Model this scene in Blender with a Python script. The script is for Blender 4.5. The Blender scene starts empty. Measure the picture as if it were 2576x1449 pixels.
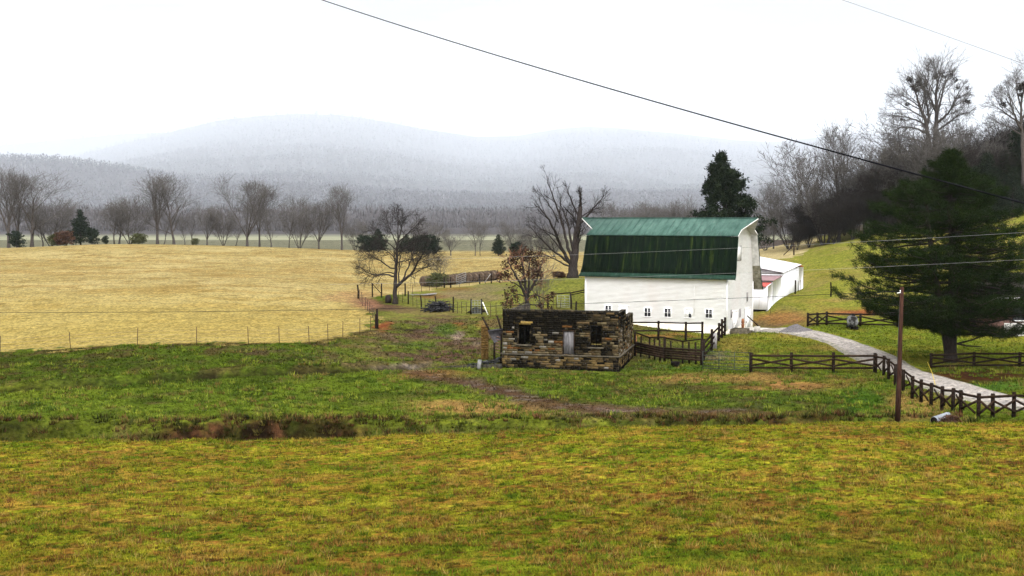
import bpy, math, random
import numpy as np

# ------------------------------------------------------------------ camera, world, sun, exposure
SC = bpy.context.scene
COL = SC.collection
CAM_Z, FPX, CX, CY = 12.0, 3000.0, 1288.0, 724.5        # focal length in pixels of a 2576 px wide frame
PITCH = math.atan((CY - 540.0) / FPX)
cam_d = bpy.data.cameras.new('camera')
cam_d.sensor_width = 36.0
cam_d.lens = 36.0 * FPX / 2576.0
cam_d.clip_start, cam_d.clip_end = 0.5, 70000.0
cam = bpy.data.objects.new('camera', cam_d)
cam.location = (0, 0, CAM_Z)
cam.rotation_euler = (math.pi / 2 - PITCH, 0, 0)
COL.objects.link(cam)
SC.camera = cam

SUN_EL, SUN_ROT = math.radians(38), math.radians(172)
world = bpy.data.worlds.new('World')
SC.world = world
world.use_nodes = True
nt = world.node_tree
nt.nodes.clear()
def wn(t, **k):
    n = nt.nodes.new(t)
    for a, b in k.items():
        setattr(n, a, b)
    return n
sky = wn('ShaderNodeTexSky', sky_type='NISHITA', sun_disc=False, sun_elevation=SUN_EL, sun_rotation=SUN_ROT,
         air_density=1.0, dust_density=4.0, ozone_density=1.0)
tc = wn('ShaderNodeTexCoord')
sep = wn('ShaderNodeSeparateXYZ')
nt.links.new(tc.outputs['Generated'], sep.inputs[0])
ramp = wn('ShaderNodeMapRange', interpolation_type='SMOOTHSTEP')                       # overcast sky: the zenith is about three times as bright as the horizon
for i, v in ((1, 0.0), (2, 1.0), (3, 7.0), (4, 29.5)):
    ramp.inputs[i].default_value = v
nt.links.new(sep.outputs['Z'], ramp.inputs[0])
wmap = wn('ShaderNodeMapping')
wmap.inputs['Scale'].default_value = (1.5, 1.5, 7.0)
wmap.inputs['Location'].default_value = (.55, 0, 0)
nt.links.new(tc.outputs['Generated'], wmap.inputs[0])
cn = wn('ShaderNodeTexNoise')
cn.inputs['Scale'].default_value = 2.2
cn.inputs['Detail'].default_value = 5.0
nt.links.new(wmap.outputs[0], cn.inputs['Vector'])
cr = wn('ShaderNodeMapRange')
for i, v in ((1, 0.36), (2, 0.62), (3, 0.76), (4, 1.2)):
    cr.inputs[i].default_value = v
nt.links.new(cn.outputs[0], cr.inputs[0])
# the cloud cover is brighter around the hidden sun, behind the camera
dot = wn('ShaderNodeVectorMath', operation='DOT_PRODUCT')
nt.links.new(tc.outputs['Generated'], dot.inputs[0])
dot.inputs[1].default_value = (math.sin(math.radians(8)) * math.cos(SUN_EL * .6), -math.cos(math.radians(8)) * math.cos(SUN_EL * .6), math.sin(SUN_EL * .6))
glow = wn('ShaderNodeMapRange', interpolation_type='SMOOTHSTEP')
for i, v in ((1, -.1), (2, 1.0), (3, 1.0), (4, 2.7)):
    glow.inputs[i].default_value = v
nt.links.new(dot.outputs['Value'], glow.inputs[0])
mulg = wn('ShaderNodeMath', operation='MULTIPLY')
nt.links.new(ramp.outputs[0], mulg.inputs[0])
nt.links.new(glow.outputs[0], mulg.inputs[1])
mul = wn('ShaderNodeMath', operation='MULTIPLY')
nt.links.new(mulg.outputs[0], mul.inputs[0])
nt.links.new(cr.outputs[0], mul.inputs[1])
comb = wn('ShaderNodeCombineColor')
for i in range(3):
    nt.links.new(mul.outputs[0], comb.inputs[i])
tint = wn('ShaderNodeMix', data_type='RGBA', blend_type='MULTIPLY')
tint.inputs[0].default_value = 1.0
tint.inputs[7].default_value = (0.985, 0.99, 1.0, 1)
nt.links.new(comb.outputs[0], tint.inputs[6])
mix = wn('ShaderNodeMix', data_type='RGBA')
mix.inputs[0].default_value = 0.975
nt.links.new(sky.outputs[0], mix.inputs[6])
nt.links.new(tint.outputs[2], mix.inputs[7])
bg = wn('ShaderNodeBackground')
bg.inputs['Strength'].default_value = 0.1
nt.links.new(mix.outputs[2], bg.inputs['Color'])
wo = wn('ShaderNodeOutputWorld')
nt.links.new(bg.outputs[0], wo.inputs['Surface'])

sun_d = bpy.data.lights.new('sun', 'SUN')
sun_d.energy = 1.5
sun_d.angle = math.radians(14)
sun_d.color = (1.0, 0.95, 0.86)
sun = bpy.data.objects.new('sun', sun_d)
sun.rotation_euler = (math.pi / 2 - SUN_EL, 0, math.radians(8))
sun.location = (0, 0, 60)
COL.objects.link(sun)

SC.view_settings.view_transform = 'Standard'
SC.view_settings.look = 'None'
SC.view_settings.gamma = 1.0
SC.view_settings.exposure = 0.0
SC.render.engine = 'CYCLES'
SC.cycles.max_bounces = 6
SC.cycles.diffuse_bounces = 3
SC.cycles.volume_bounces = 4
SC.cycles.use_denoising = True
SC.cycles.use_adaptive_sampling = False
SC.cycles.adaptive_threshold = 0.015

# ------------------------------------------------------------------ pixel <-> world helpers (plain perspective geometry)
CP, SP = math.cos(PITCH), math.sin(PITCH)
def P(px, py, Y):
    a, b = (px - CX) / FPX, (CY - py) / FPX
    t = Y / (CP + b * SP)
    return np.array((a * t, Y, CAM_Z + t * (-SP + b * CP)))
def PX(px, Y, z):
    d = Y * CP - (z - CAM_Z) * SP
    return np.array(((px - CX) / FPX * d, Y, z))
def proj(X, Y, Z):
    dz = Z - CAM_Z
    d = np.maximum(Y * CP - dz * SP, 0.1)
    return CX + FPX * X / d, CY - FPX * (Y * SP + dz * CP) / d

# ------------------------------------------------------------------ numpy noise
def _h(ix, iy, seed):
    n = (ix.astype(np.int64) * 374761393 + iy.astype(np.int64) * 668265263 + seed * 974634777) & 0x7fffffff
    n = ((n ^ (n >> 13)) * 1274126177) & 0x7fffffff
    n = n ^ (n >> 16)
    return (n & 0xffff) / 65535.0
def vnoise(x, y, seed=0):
    ix, iy = np.floor(x), np.floor(y)
    fx, fy = x - ix, y - iy
    fx, fy = fx * fx * (3 - 2 * fx), fy * fy * (3 - 2 * fy)
    a, b = _h(ix, iy, seed), _h(ix + 1, iy, seed)
    c, d = _h(ix, iy + 1, seed), _h(ix + 1, iy + 1, seed)
    return (a * (1 - fx) + b * fx) * (1 - fy) + (c * (1 - fx) + d * fx) * fy
def fbm(x, y, seed=0, o=4, g=0.5):
    s, a, t = 0.0, 1.0, 0.0
    for k in range(o):
        s = s + a * vnoise(x * 2 ** k + 17.3 * k, y * 2 ** k - 9.1 * k, seed + k)
        t += a
        a *= g
    return s / t
def sstep(a, b, x):
    t = np.clip((x - a) / (b - a), 0, 1)
    return t * t * (3 - 2 * t)

# ------------------------------------------------------------------ terrain: smooth surface through surveyed points
ctrl = []
def cz(Y, *pairs):
    for px, z in pairs:
        ctrl.append(tuple(PX(px, Y, z)))
def cp(*rows):
    for px, py, Y in rows:
        ctrl.append(tuple(P(px, py, Y)))
for X in (-90, -45, 0, 45, 90):
    ctrl.append((X, -70.0, 14.5)); ctrl.append((X, -25.0, 12.0)); ctrl.append((X * .6, 0.0, 10.0)); ctrl.append((X * .6, 12.0, 7.3)); ctrl.append((X * .6, 20.0, 4.9))
cz(28, (-1200, 2.9), (0, 3.05), (1288, 3.1), (2576, 3.2), (3800, 3.3))
cz(36, (-1200, 2.0), (0, 2.25), (1288, 2.35), (2576, 2.5), (3800, 2.6))
cz(47, (-1200, 1.2), (0, 1.4), (1288, 1.6), (2576, 1.9), (3800, 2.0))
cz(60, (-1200, .4), (0, .42), (700, .5), (1288, .86), (1600, 1.15), (1900, 1.36), (2150, 1.48), (2576, 1.4), (3600, 1.4))
cz(68, (-1200, .4), (0, .42), (700, .45), (1288, .45), (1900, .45), (2250, .5), (2576, .5), (3600, .6))
cz(77, (-1200, .35), (0, .35), (700, .4), (1288, .42), (1900, .45), (2250, .5), (2576, .55), (3600, .8))
cz(88, (-1200, .5), (0, .5), (400, .8), (800, .6), (1000, .4), (1288, .38), (1560, .38), (1900, .55), (2250, .5), (2576, .6), (3600, 1.0))
cp((-500, 905, 97), (0, 890, 97), (350, 869, 97), (625, 864, 97), (760, 866, 97), (905, 840, 108), (950, 828, 114))
cz(100, (1050, .7), (1230, .6), (1450, .6), (1700, .5), (1900, .55), (2200, .5), (2576, .7), (3400, 1.5))
cz(112, (1080, 1.0), (1260, 1.1), (1480, 1.0), (1700, .4), (1850, .35), (2000, .4), (2200, .5), (2400, .6), (2576, .7), (3400, 2.5))
cz(150, (-1000, 2.2), (-300, 2.5), (0, 2.6), (500, 2.8), (850, 2.2))
cz(200, (-1000, 3.0), (-300, 3.6), (0, 3.9), (500, 3.9), (850, 3.1), (1080, 2.3), (1300, 2.9), (1500, 3.0))
cp((995, 765, 140), (1100, 777, 134), (1140, 783, 129), (1205, 790, 125), (1060, 745, 150), (1100, 718, 175), (1245, 707, 178))
cp((1300, 775, 128), (1440, 777, 123), (1440, 700, 145), (1350, 722, 142), (1250, 737, 145), (1500, 700, 150))
ctrl += [(7.5, 124.5, 1.3), (13, 121, .7), (21.2, 118, .15), (25.6, 127.0, -.15), (17, 138, 2.6), (24, 138, 1.2), (26, 121, .2)]
cp((1932, 783, 134), (1944, 768, 137.3), (1965, 750, 143), (2010, 731, 156), (2022, 725, 160))
cp((1960, 832, 119), (2030, 822, 121), (2160, 822, 121), (2280, 822, 121), (2100, 785, 127), (2200, 783, 128), (2050, 780, 131))
cp((2100, 702, 160), (2150, 652, 180), (2215, 599, 205), (2100, 624, 200), (2035, 642, 200), (1950, 653, 195), (1880, 656, 195))
cp((2400, 602, 190), (2576, 562, 190), (2576, 642, 165), (2576, 705, 140), (2576, 782, 122), (2576, 846, 112), (2420, 760, 128), (2400, 690, 160))
cz(190, (2900, 13), (3400, 16)); cz(150, (2900, 7), (3400, 11)); cz(122, (2900, 3.2), (3400, 6))
cz(230, (2215, 9), (2400, 12), (2576, 15), (2800, 18), (3400, 22), (2050, 6.0))
cz(300, (2100, 7), (2400, 15), (2800, 22), (3400, 26), (1950, 3.5))
cp((0, 625, 262), (250, 615, 262), (500, 617, 262), (750, 625, 262), (930, 632, 262), (1150, 641, 262), (1300, 641, 262), (1450, 645, 262), (1700, 640, 262), (1900, 632, 262), (2010, 607, 262))
cz(262, (-1000, 3.4), (-350, 4.4))
cz(330, (-1000, 1.5), (-300, 2.2), (0, 2.4), (600, 2.4), (1150, 1.2), (1700, 1.2), (2000, 2.2), (2400, 12), (3000, 20))
cz(430, (-1000, .2), (0, .2), (600, .2), (1300, .1), (1900, .2), (2500, 6), (3200, 8))
cz(620, (-1000, 0), (0, 0), (600, 0), (1300, 0), (1900, 0), (2600, 0), (3300, 0))
ctrl = np.array(ctrl)
def _emb(X, Y):
    return np.stack([X / (Y + 110.0) * 5.0, np.log(Y + 95.0) * 3.2], -1)
_E = _emb(ctrl[:, 0], ctrl[:, 1])
def _ker(r2):
    return 0.5 * r2 * np.log(r2 + 1e-9)
_n = len(ctrl)
_A = np.zeros((_n + 3, _n + 3))
_A[:_n, :_n] = _ker(((_E[:, None] - _E[None]) ** 2).sum(-1)) + np.eye(_n) * 2e-4
_A[:_n, _n] = 1; _A[:_n, _n + 1:] = _E
_A[_n:, :_n] = _A[:_n, _n:].T
_W = np.linalg.solve(_A, np.concatenate([ctrl[:, 2], np.zeros(3)]))
def z_smooth(X, Y):
    X, Y = np.broadcast_arrays(np.asarray(X, float), np.asarray(Y, float))
    sh = X.shape
    X, Y = X.ravel(), Y.ravel()
    out = np.empty(len(X))
    for s in range(0, len(X), 20000):
        e = _emb(X[s:s + 20000], Y[s:s + 20000])
        d = ((e[:, None] - _E[None]) ** 2).sum(-1)
        out[s:s + 20000] = _ker(d) @ _W[:_n] + _W[_n] + e @ _W[_n + 1:]
    return out.reshape(sh)
def seg_dist(X, Y, pts):
    best = np.full(X.shape, 1e9)
    for (x0, y0), (x1, y1) in zip(pts[:-1], pts[1:]):
        dx, dy = x1 - x0, y1 - y0
        t = np.clip(((X - x0) * dx + (Y - y0) * dy) / (dx * dx + dy * dy), 0, 1)
        best = np.minimum(best, np.hypot(X - x0 - t * dx, Y - y0 - t * dy))
    return best
DITCH = [tuple(P(a, b, y)[:2]) for a, b, y in ((-500, 1010, 76), (0, 988, 78.5), (300, 972, 81), (560, 956, 84), (780, 945, 86.5), (950, 934, 89), (1060, 926, 91))]
SCAR = [tuple(P(a, b, y)[:2]) for a, b, y in ((948, 822, 116), (985, 826, 116), (1062, 827, 115))]
def gully_wild(X):
    """1 where the gully is deeply washed out"""
    return np.maximum.reduce([sstep(-20.5, -18, X) * sstep(-7.5, -9.5, X), .6 * sstep(-24.0, -25.5, X), .75 * sstep(5, 8, X) * sstep(20.5, 18, X)])
def gully_depth(X):
    return (.75 + 1.15 * gully_wild(X)) * sstep(26, 24, X) * (.75 + .5 * vnoise(X * .21 + 5, X * 0 + 2.0, 31))
def gully_center(X):
    return 64.3 + 1.0 * (vnoise(X * .16, X * 0, 7) - .5) + 1.7 * (vnoise(X * .55, X * 0 + 3, 8) - .5) * sstep(-8, -14, X) * sstep(-30, -24, X)
def zg(X, Y):
    X, Y = np.broadcast_arrays(np.asarray(X, float), np.asarray(Y, float))
    z = z_smooth(X, Y)
    yc = gully_center(X)
    near, far = np.exp(-((Y - yc) / 2.4) ** 4), np.exp(-((Y - yc) / 1.9) ** 6)
    g = np.where(Y < yc, near, far)
    z = z - gully_depth(X) * g
    bank = np.exp(-((Y - yc - 1.6) / 1.3) ** 2)
    z = z + bank * ((.4 + .7 * gully_wild(X)) * (fbm(X * .8, Y * .8, 40, 3) - .5))
    m = (Y > 70) & (Y < 125)
    d = seg_dist(X, Y, DITCH)
    z = z - np.where(m, .75 * np.exp(-(d / .75) ** 2), 0)
    d2 = seg_dist(X, Y - 1.35, DITCH)
    z = z + np.where(m, .25 * np.exp(-(d2 / .85) ** 2), 0)
    d = seg_dist(X, Y, SCAR)
    z = z - np.where(m, .9 * np.exp(-(d / .8) ** 2), 0)
    rough = np.clip((Y - 18) / 20, 0, 1) * np.clip((240 - Y) / 100, .15, 1)
    z = z + rough * (.28 * (fbm(X * .11, Y * .11, 3, 3) - .5) + .09 * (fbm(X * .7, Y * .7, 9, 3) - .5))
    lumpy = np.exp(-((Y - 99) / 9) ** 2) * np.exp(-((X + 6.5) / 6) ** 2) + .7 * np.exp(-((Y - 71) / 4) ** 2) * np.exp(-((X - 9) / 9) ** 2)
    z = z + lumpy * .7 * (fbm(X * .33, Y * .33, 55, 3) - .5)
    return z
def zgs(x, y):
    return float(zg(np.array([float(x)]), np.array([float(y)]))[0])
_YS = np.concatenate([np.arange(24, 130, .25), np.arange(130, 330, .8)])
def G(px, py):
    """first point where the sight line through a pixel meets the ground"""
    a, b = (px - CX) / FPX, (CY - py) / FPX
    t = _YS / (CP + b * SP)
    h = CAM_Z + t * (-SP + b * CP) - zg(a * t, _YS)
    k = np.argmax(h < 0)
    if h[k] >= 0:
        k = len(_YS) - 1
    return np.array((a * t[k], _YS[k], zgs(a * t[k], _YS[k])))
def GY(px, Y):
    """ground point straight below a pixel column at a known distance"""
    z = 1.0
    for _ in range(4):
        p = PX(px, Y, z)
        z = zgs(p[0], Y)
    return np.array((p[0], Y, z))
# ------------------------------------------------------------------ materials
def new_mat(name):
    m = bpy.data.materials.new(name)
    m.use_nodes = True
    t = m.node_tree
    b = t.nodes['Principled BSDF']
    b.inputs['Specular IOR Level'].default_value = 0.15
    return m, t, b
def N(t, kind, **k):
    n = t.nodes.new(kind)
    for a, v in k.items():
        if a.startswith('i_'):
            key = a[2:]
            n.inputs[int(key) if key.isdigit() else key].default_value = v
        else:
            setattr(n, a, v)
    return n
def rgb(c):
    return (c[0], c[1], c[2], 1.0)
def noise_of(t, scale, stretch=(1, 1, 1), detail=6, rough=.6, coords='Object'):
    if coords == 'World':
        g = N(t, 'ShaderNodeNewGeometry'); out = g.outputs['Position']
    else:
        g = N(t, 'ShaderNodeTexCoord'); out = g.outputs[coords]
    mp = N(t, 'ShaderNodeMapping'); mp.inputs['Scale'].default_value = stretch
    t.links.new(out, mp.inputs[0])
    n = N(t, 'ShaderNodeTexNoise', i_Scale=scale, i_Detail=detail, i_Roughness=rough)
    t.links.new(mp.outputs[0], n.inputs['Vector'])
    return n.outputs[0]
def ramp_of(t, fac, stops):
    r = N(t, 'ShaderNodeValToRGB')
    e = r.color_ramp.elements
    while len(e) < len(stops):
        e.new(.5)
    for el, (p, c) in zip(e, stops):
        el.position = p; el.color = rgb(c)
    t.links.new(fac, r.inputs[0])
    return r.outputs[0]
def mixc(t, a, b, fac, mode='MIX'):
    m = N(t, 'ShaderNodeMix', data_type='RGBA', blend_type=mode)
    for s, v in ((0, fac), (6, a), (7, b)):
        if isinstance(v, (int, float)):
            m.inputs[s].default_value = v
        elif isinstance(v, tuple):
            m.inputs[s].default_value = rgb(v)
        else:
            t.links.new(v, m.inputs[s])
    return m.outputs[2]
def bump_of(t, b, h, strength, dist):
    n = N(t, 'ShaderNodeBump', i_Strength=strength, i_Distance=dist)
    t.links.new(h, n.inputs['Height'])
    t.links.new(n.outputs[0], b.inputs['Normal'])
def mat(name, c1, c2, scale=3.0, stretch=(1, 1, 1), rough=.85, bump=0.0, lo=.35, hi=.65, spec=.0, metal=0.0, coords='Object'):
    m, t, b = new_mat(name)
    f = noise_of(t, scale, stretch, coords=coords)
    t.links.new(ramp_of(t, f, ((lo, c1), (hi, c2))), b.inputs['Base Color'])
    b.inputs['Roughness'].default_value = rough
    b.inputs['Metallic'].default_value = metal
    b.inputs['Specular IOR Level'].default_value = spec
    if bump:
        bump_of(t, b, f, bump, .05)
    return m
def attr_mat(name, jitter=.3, fine=9.0, rough=.95, bump=.5):
    m, t, b = new_mat(name)
    a = N(t, 'ShaderNodeAttribute', attribute_name='Col')
    f1 = noise_of(t, fine, detail=8, rough=.7, coords='World')
    f2 = noise_of(t, 1.3, detail=6, rough=.65, coords='World')
    r1 = ramp_of(t, f1, ((.3, (1 - jitter * 1.3,) * 3), (.7, (1 + jitter,) * 3)))
    r2 = ramp_of(t, f2, ((.35, (.84, .86, .9)), (.65, (1.14, 1.12, 1.1))))
    c = mixc(t, a.outputs['Color'], r1, 1.0, 'MULTIPLY')
    c = mixc(t, c, r2, 1.0, 'MULTIPLY')
    if jitter > .25:
        f3 = noise_of(t, 3.1, detail=10, rough=.78, coords='World')
        c = mixc(t, c, ramp_of(t, f3, ((.36, (.30, .28, .26)), (.48, (.95, .95, .95)), (.64, (1.75, 1.65, 1.55)))), 1.0, 'MULTIPLY')
    t.links.new(c, b.inputs['Base Color'])
    b.inputs['Roughness'].default_value = rough
    b.inputs['Specular IOR Level'].default_value = .0
    if bump:
        bump_of(t, b, f1, bump, .12)
    return m
def plain_attr_mat(name, rough=.95, spec=.0):
    m, t, b = new_mat(name)
    a = N(t, 'ShaderNodeAttribute', attribute_name='Col')
    f = noise_of(t, 11.0, detail=3, coords='World')
    c = mixc(t, a.outputs['Color'], ramp_of(t, f, ((.35, (.85,) * 3), (.65, (1.12,) * 3))), 1.0, 'MULTIPLY')
    t.links.new(c, b.inputs['Base Color'])
    b.inputs['Roughness'].default_value = rough
    b.inputs['Specular IOR Level'].default_value = spec
    return m

M = {}
M['bark'] = mat('bark', (.032, .027, .025), (.085, .073, .067), 5, (3, 3, .6))
M['bark_dark'] = mat('dark_bark', (.014, .011, .010), (.04, .033, .03), 5, (3, 3, .6))
M['bark_pale'] = mat('pale_bark', (.16, .135, .12), (.34, .3, .27), 3, (2, 2, .5))
M['twig'] = mat('twig', (.052, .047, .044), (.105, .096, .089), 2)
M['twig_dark'] = mat('dark_twig', (.010, .0085, .0075), (.032, .027, .024), 2)
M['twig_red'] = mat('reddish_twig', (.10, .05, .032), (.2, .1, .06), 2)
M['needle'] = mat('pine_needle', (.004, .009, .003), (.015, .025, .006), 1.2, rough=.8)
M['needle_olive'] = mat('olive_needle', (.007, .014, .003), (.020, .031, .006), 1.0, rough=.8)
M['cedar'] = mat('cedar_foliage', (.006, .010, .007), (.02, .027, .014), 1.6, rough=.85)
M['cedar_far'] = mat('far_cedar_foliage', (.007, .012, .008), (.019, .028, .016), .8, rough=.85)
M['olive'] = mat('olive_bush', (.035, .04, .015), (.08, .085, .035), 1.5)
M['redbush'] = mat('rusty_bush', (.045, .024, .016), (.095, .052, .034), 1.5)
M['deadleaf'] = mat('dead_leaf', (.012, .008, .006), (.05, .028, .018), 2.0)
M['fence_wood'] = mat('dark_fence_wood', (.006, .004, .003), (.022, .015, .011), 4, (1, 1, 5), bump=.3)
M['fence_wood_b'] = mat('brown_fence_wood', (.009, .006, .004), (.034, .021, .014), 3, (1, 1, 1), bump=.3)
M['grey_wood'] = mat('grey_weathered_wood', (.12, .11, .105), (.32, .3, .29), 4, (4, 4, .6), bump=.3)
M['pole_wood'] = mat('red_brown_pole', (.022, .011, .008), (.058, .028, .020), 6, (3, 3, .3), rough=.7)
M['steel'] = mat('rusty_tee_post', (.022, .014, .011), (.07, .04, .03), 8)
M['galv'] = mat('galvanised_metal', (.09, .10, .11), (.18, .19, .21), 5, rough=.5, spec=.3)
M['tube_gate'] = mat('dull_gate_tube', (.02, .024, .022), (.06, .065, .06), 5, rough=.6)
M['gate_pale'] = mat('grey_gate_tube', (.12, .13, .13), (.24, .25, .25), 5, rough=.6)
M['wire'] = mat('black_cable', (.006, .006, .008), (.012, .012, .015), 2, rough=.6)
M['wire_pale'] = mat('pale_bare_wire', (.18, .18, .18), (.3, .3, .3), 2, rough=.6)
M['wire_grey'] = mat('grey_cable', (.16, .16, .17), (.22, .22, .23), 2, rough=.5)
M['fwire'] = mat('fence_wire', (.10, .09, .085), (.2, .18, .17), 2)
M['white'] = mat('white_paint', (.78, .77, .76), (.84, .83, .82), 3, (1, 1, 1), rough=.7)
M['white_old'] = mat('weathered_white_paint', (.55, .53, .5), (.8, .79, .77), 3, (2, 2, .4), rough=.8)
M['dark'] = mat('dark_glass', (.008, .008, .011), (.016, .016, .02), 3, rough=.25, spec=.4)
M['black'] = mat('black_interior', (.006, .005, .005), (.012, .01, .009), 3)
M['concrete'] = mat('stained_concrete', (.22, .2, .17), (.42, .4, .36), 3, bump=.2)
M['concrete_dark'] = mat('dark_concrete', (.03, .026, .02), (.1, .085, .06), 3, bump=.2)
M['gravel'] = mat('gravel', (.20, .185, .175), (.44, .42, .41), 9, rough=.95, bump=.5, coords='World')
M['rust'] = mat('rust', (.12, .045, .02), (.28, .12, .06), 6)
M['tan_metal'] = mat('bale', (.035, .024, .018), (.11, .08, .055), 3, (1, 1, 1), bump=.4)

# ------------------------------------------------------------------ mesh builder
class MB:
    def __init__(self):
        self.v, self.f, self.c, self.n = [], [], [], 0
    def add(self, v, f, col=None):
        v = np.asarray(v, float).reshape(-1, 3)
        f = np.asarray(f, int)
        self.v.append(v)
        self.f.append(f + self.n)
        if col is not None:
            self.c.append(np.broadcast_to(np.asarray(col, float), (len(v), 3)))
        self.n += len(v)
    def box(self, c, s, R=None):
        """box centred at c with full sizes s; R is an optional 3x3 rotation"""
        v = np.array([(x, y, z) for x in (-.5, .5) for y in (-.5, .5) for z in (-.5, .5)]) * np.asarray(s, float)
        if R is not None:
            v = v @ np.asarray(R).T
        self.add(v + np.asarray(c, float), [(0, 1, 3, 2), (4, 6, 7, 5), (0, 4, 5, 1), (2, 3, 7, 6), (0, 2, 6, 4), (1, 5, 7, 3)])
    def beam(self, a, b, w, h, up=(0, 0, 1), twist=0.0):
        a, b = np.asarray(a, float), np.asarray(b, float)
        d = b - a; L = np.linalg.norm(d); d = d / L
        up = np.asarray(up, float)
        if abs(d @ up) > .95:
            up = np.array((0., 1., 0.))
        s = np.cross(d, up); s /= np.linalg.norm(s)
        u = np.cross(s, d)
        if twist:
            s, u = s * math.cos(twist) + u * math.sin(twist), u * math.cos(twist) - s * math.sin(twist)
        self.box((a + b) / 2, (L, w, h), np.stack([d, s, u], 1))
    def tube(self, pts, rad, n=6, cap=True):
        pts = np.asarray(pts, float)
        k = len(pts)
        rad = np.broadcast_to(np.asarray(rad, float), (k,))
        d = np.gradient(pts, axis=0)
        d /= np.linalg.norm(d, axis=1, keepdims=True) + 1e-9
        ref = np.where(np.abs(d[:, 2:3]) > .9, np.array([[1., 0, 0]]), np.array([[0, 0, 1.]]))
        s = np.cross(d, ref); s /= np.linalg.norm(s, axis=1, keepdims=True) + 1e-9
        u = np.cross(s, d)
        a = np.arange(n) * 2 * math.pi / n
        v = pts[:, None] + rad[:, None, None] * (np.cos(a)[None, :, None] * s[:, None] + np.sin(a)[None, :, None] * u[:, None])
        i = np.arange(k - 1)[:, None] * n
        j = np.arange(n)[None]
        f = np.stack([i + j, i + (j + 1) % n, i + n + (j + 1) % n, i + n + j], -1).reshape(-1, 4)
        self.add(v.reshape(-1, 3), f)
        if cap and n > 3:
            b = self.n - k * n
            self.f.append(np.array([list(range(b + n - 1, b - 1, -1))]))
            self.f.append(np.array([[b + (k - 1) * n + q for q in range(n)]]))
    def cone(self, p, q, r):
        """three-sided twig tapering to a point"""
        p, q = np.asarray(p, float), np.asarray(q, float)
        d = q - p
        s = np.cross(d, (.3, .5, .81)); s /= np.linalg.norm(s) + 1e-9
        u = np.cross(s, d); u /= np.linalg.norm(u) + 1e-9
        self.add([p + r * s, p + r * (-.5 * s + .87 * u), p + r * (-.5 * s - .87 * u), q], [(0, 1, 3), (1, 2, 3), (2, 0, 3)])
    def lathe(self, prof, n=16, c=(0, 0, 0)):
        prof = np.asarray(prof, float)
        a = np.arange(n) * 2 * math.pi / n
        v = np.stack([prof[:, None, 0] * np.cos(a), prof[:, None, 0] * np.sin(a), np.broadcast_to(prof[:, None, 1], (len(prof), n))], -1)
        i = np.arange(len(prof) - 1)[:, None] * n
        j = np.arange(n)[None]
        self.add(v.reshape(-1, 3) + np.asarray(c), np.stack([i + j, i + (j + 1) % n, i + n + (j + 1) % n, i + n + j], -1).reshape(-1, 4))
    def prism(self, poly, axis, lo, hi):
        """polygon (list of 2-D points) extruded along an axis; axis 0: poly is (y, z); 1: (x, z); 2: (x, y)"""
        k = len(poly)
        v = []
        for e in (lo, hi):
            for a, b in poly:
                v.append((e, a, b) if axis == 0 else (a, e, b) if axis == 1 else (a, b, e))
        self.add(v, np.zeros((0, 4), int))
        b = self.n - 2 * k
        self.f.append(np.array([[b + i for i in range(k)]]))
        self.f.append(np.array([[b + k + i for i in range(k - 1, -1, -1)]]))
        self.f.append(np.array([[b + i, b + (i + 1) % k, b + k + (i + 1) % k, b + k + i] for i in range(k)]))
    def mesh(self, name, origin=(0, 0, 0), smooth=False):
        me = bpy.data.meshes.new(name)
        v = np.concatenate(self.v) - np.asarray(origin, float)
        me.vertices.add(len(v))
        me.vertices.foreach_set('co', v.astype(np.float32).ravel())
        fs = [f for f in self.f if len(f)]
        tot = np.concatenate([np.full(len(f), f.shape[1], np.int32) for f in fs])
        idx = np.concatenate([f.ravel() for f in fs]).astype(np.int32)
        me.loops.add(len(idx))
        me.loops.foreach_set('vertex_index', idx)
        me.polygons.add(len(tot))
        me.polygons.foreach_set('loop_start', np.concatenate([[0], np.cumsum(tot)[:-1]]).astype(np.int32))
        if smooth:
            me.polygons.foreach_set('use_smooth', np.ones(len(tot), bool))
        if self.c:
            c = np.concatenate(self.c)
            at = me.attributes.new('Col', 'FLOAT_COLOR', 'POINT')
            at.data.foreach_set('color', np.concatenate([c, np.ones((len(c), 1))], 1).astype(np.float32).ravel())
        me.update(calc_edges=True)
        return me
    def build(self, name, m, parent=None, smooth=False, origin=None, label=None):
        if origin is None:
            origin = tuple(parent.location) if (parent is not None and parent.type == 'EMPTY' and not parent.get('local')) else (0, 0, 0)
            p = parent
            while p is not None and p.type != 'EMPTY':
                p = p.parent
            if p is not None and not p.get('local'):
                origin = tuple(p.location)
        o = bpy.data.objects.new(name, self.mesh(name, origin, smooth))
        o.data.materials.append(m)
        COL.objects.link(o)
        if parent is not None:
            o.parent = parent
        elif any(origin):
            o.location = origin
        if label:
            o['label'] = label
        return o
def tag(o, label, cat, group=None, kind=None):
    if label: o['label'] = label
    if cat: o['category'] = cat
    if group: o['group'] = group
    if kind: o['kind'] = kind
    return o
def thing(name, label, cat, loc=(0, 0, 0), rotz=0.0, group=None, local=False):
    """an Empty at the thing's base; with local=True its parts are modelled in its own axes"""
    o = bpy.data.objects.new(name, None)
    o.location = tuple(float(q) for q in loc)
    o.rotation_euler = (0, 0, rotz)
    o.empty_display_size = .3
    COL.objects.link(o)
    if local:
        o['local'] = 1
    return tag(o, label, cat, group)
def copy_tree(root, loc, rotz, scale, label, group=None):
    r = root.copy()
    COL.objects.link(r)
    r.location = tuple(float(q) for q in loc)
    r.rotation_euler = (0, 0, rotz)
    r.scale = scale if isinstance(scale, tuple) else (scale,) * 3
    r['label'] = label
    if group:
        r['group'] = group
    for ch in list(root.children):
        c = ch.copy(); COL.objects.link(c); c.parent = r
        for g in list(ch.children):
            d = g.copy(); COL.objects.link(d); d.parent = c
    return r
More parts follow.
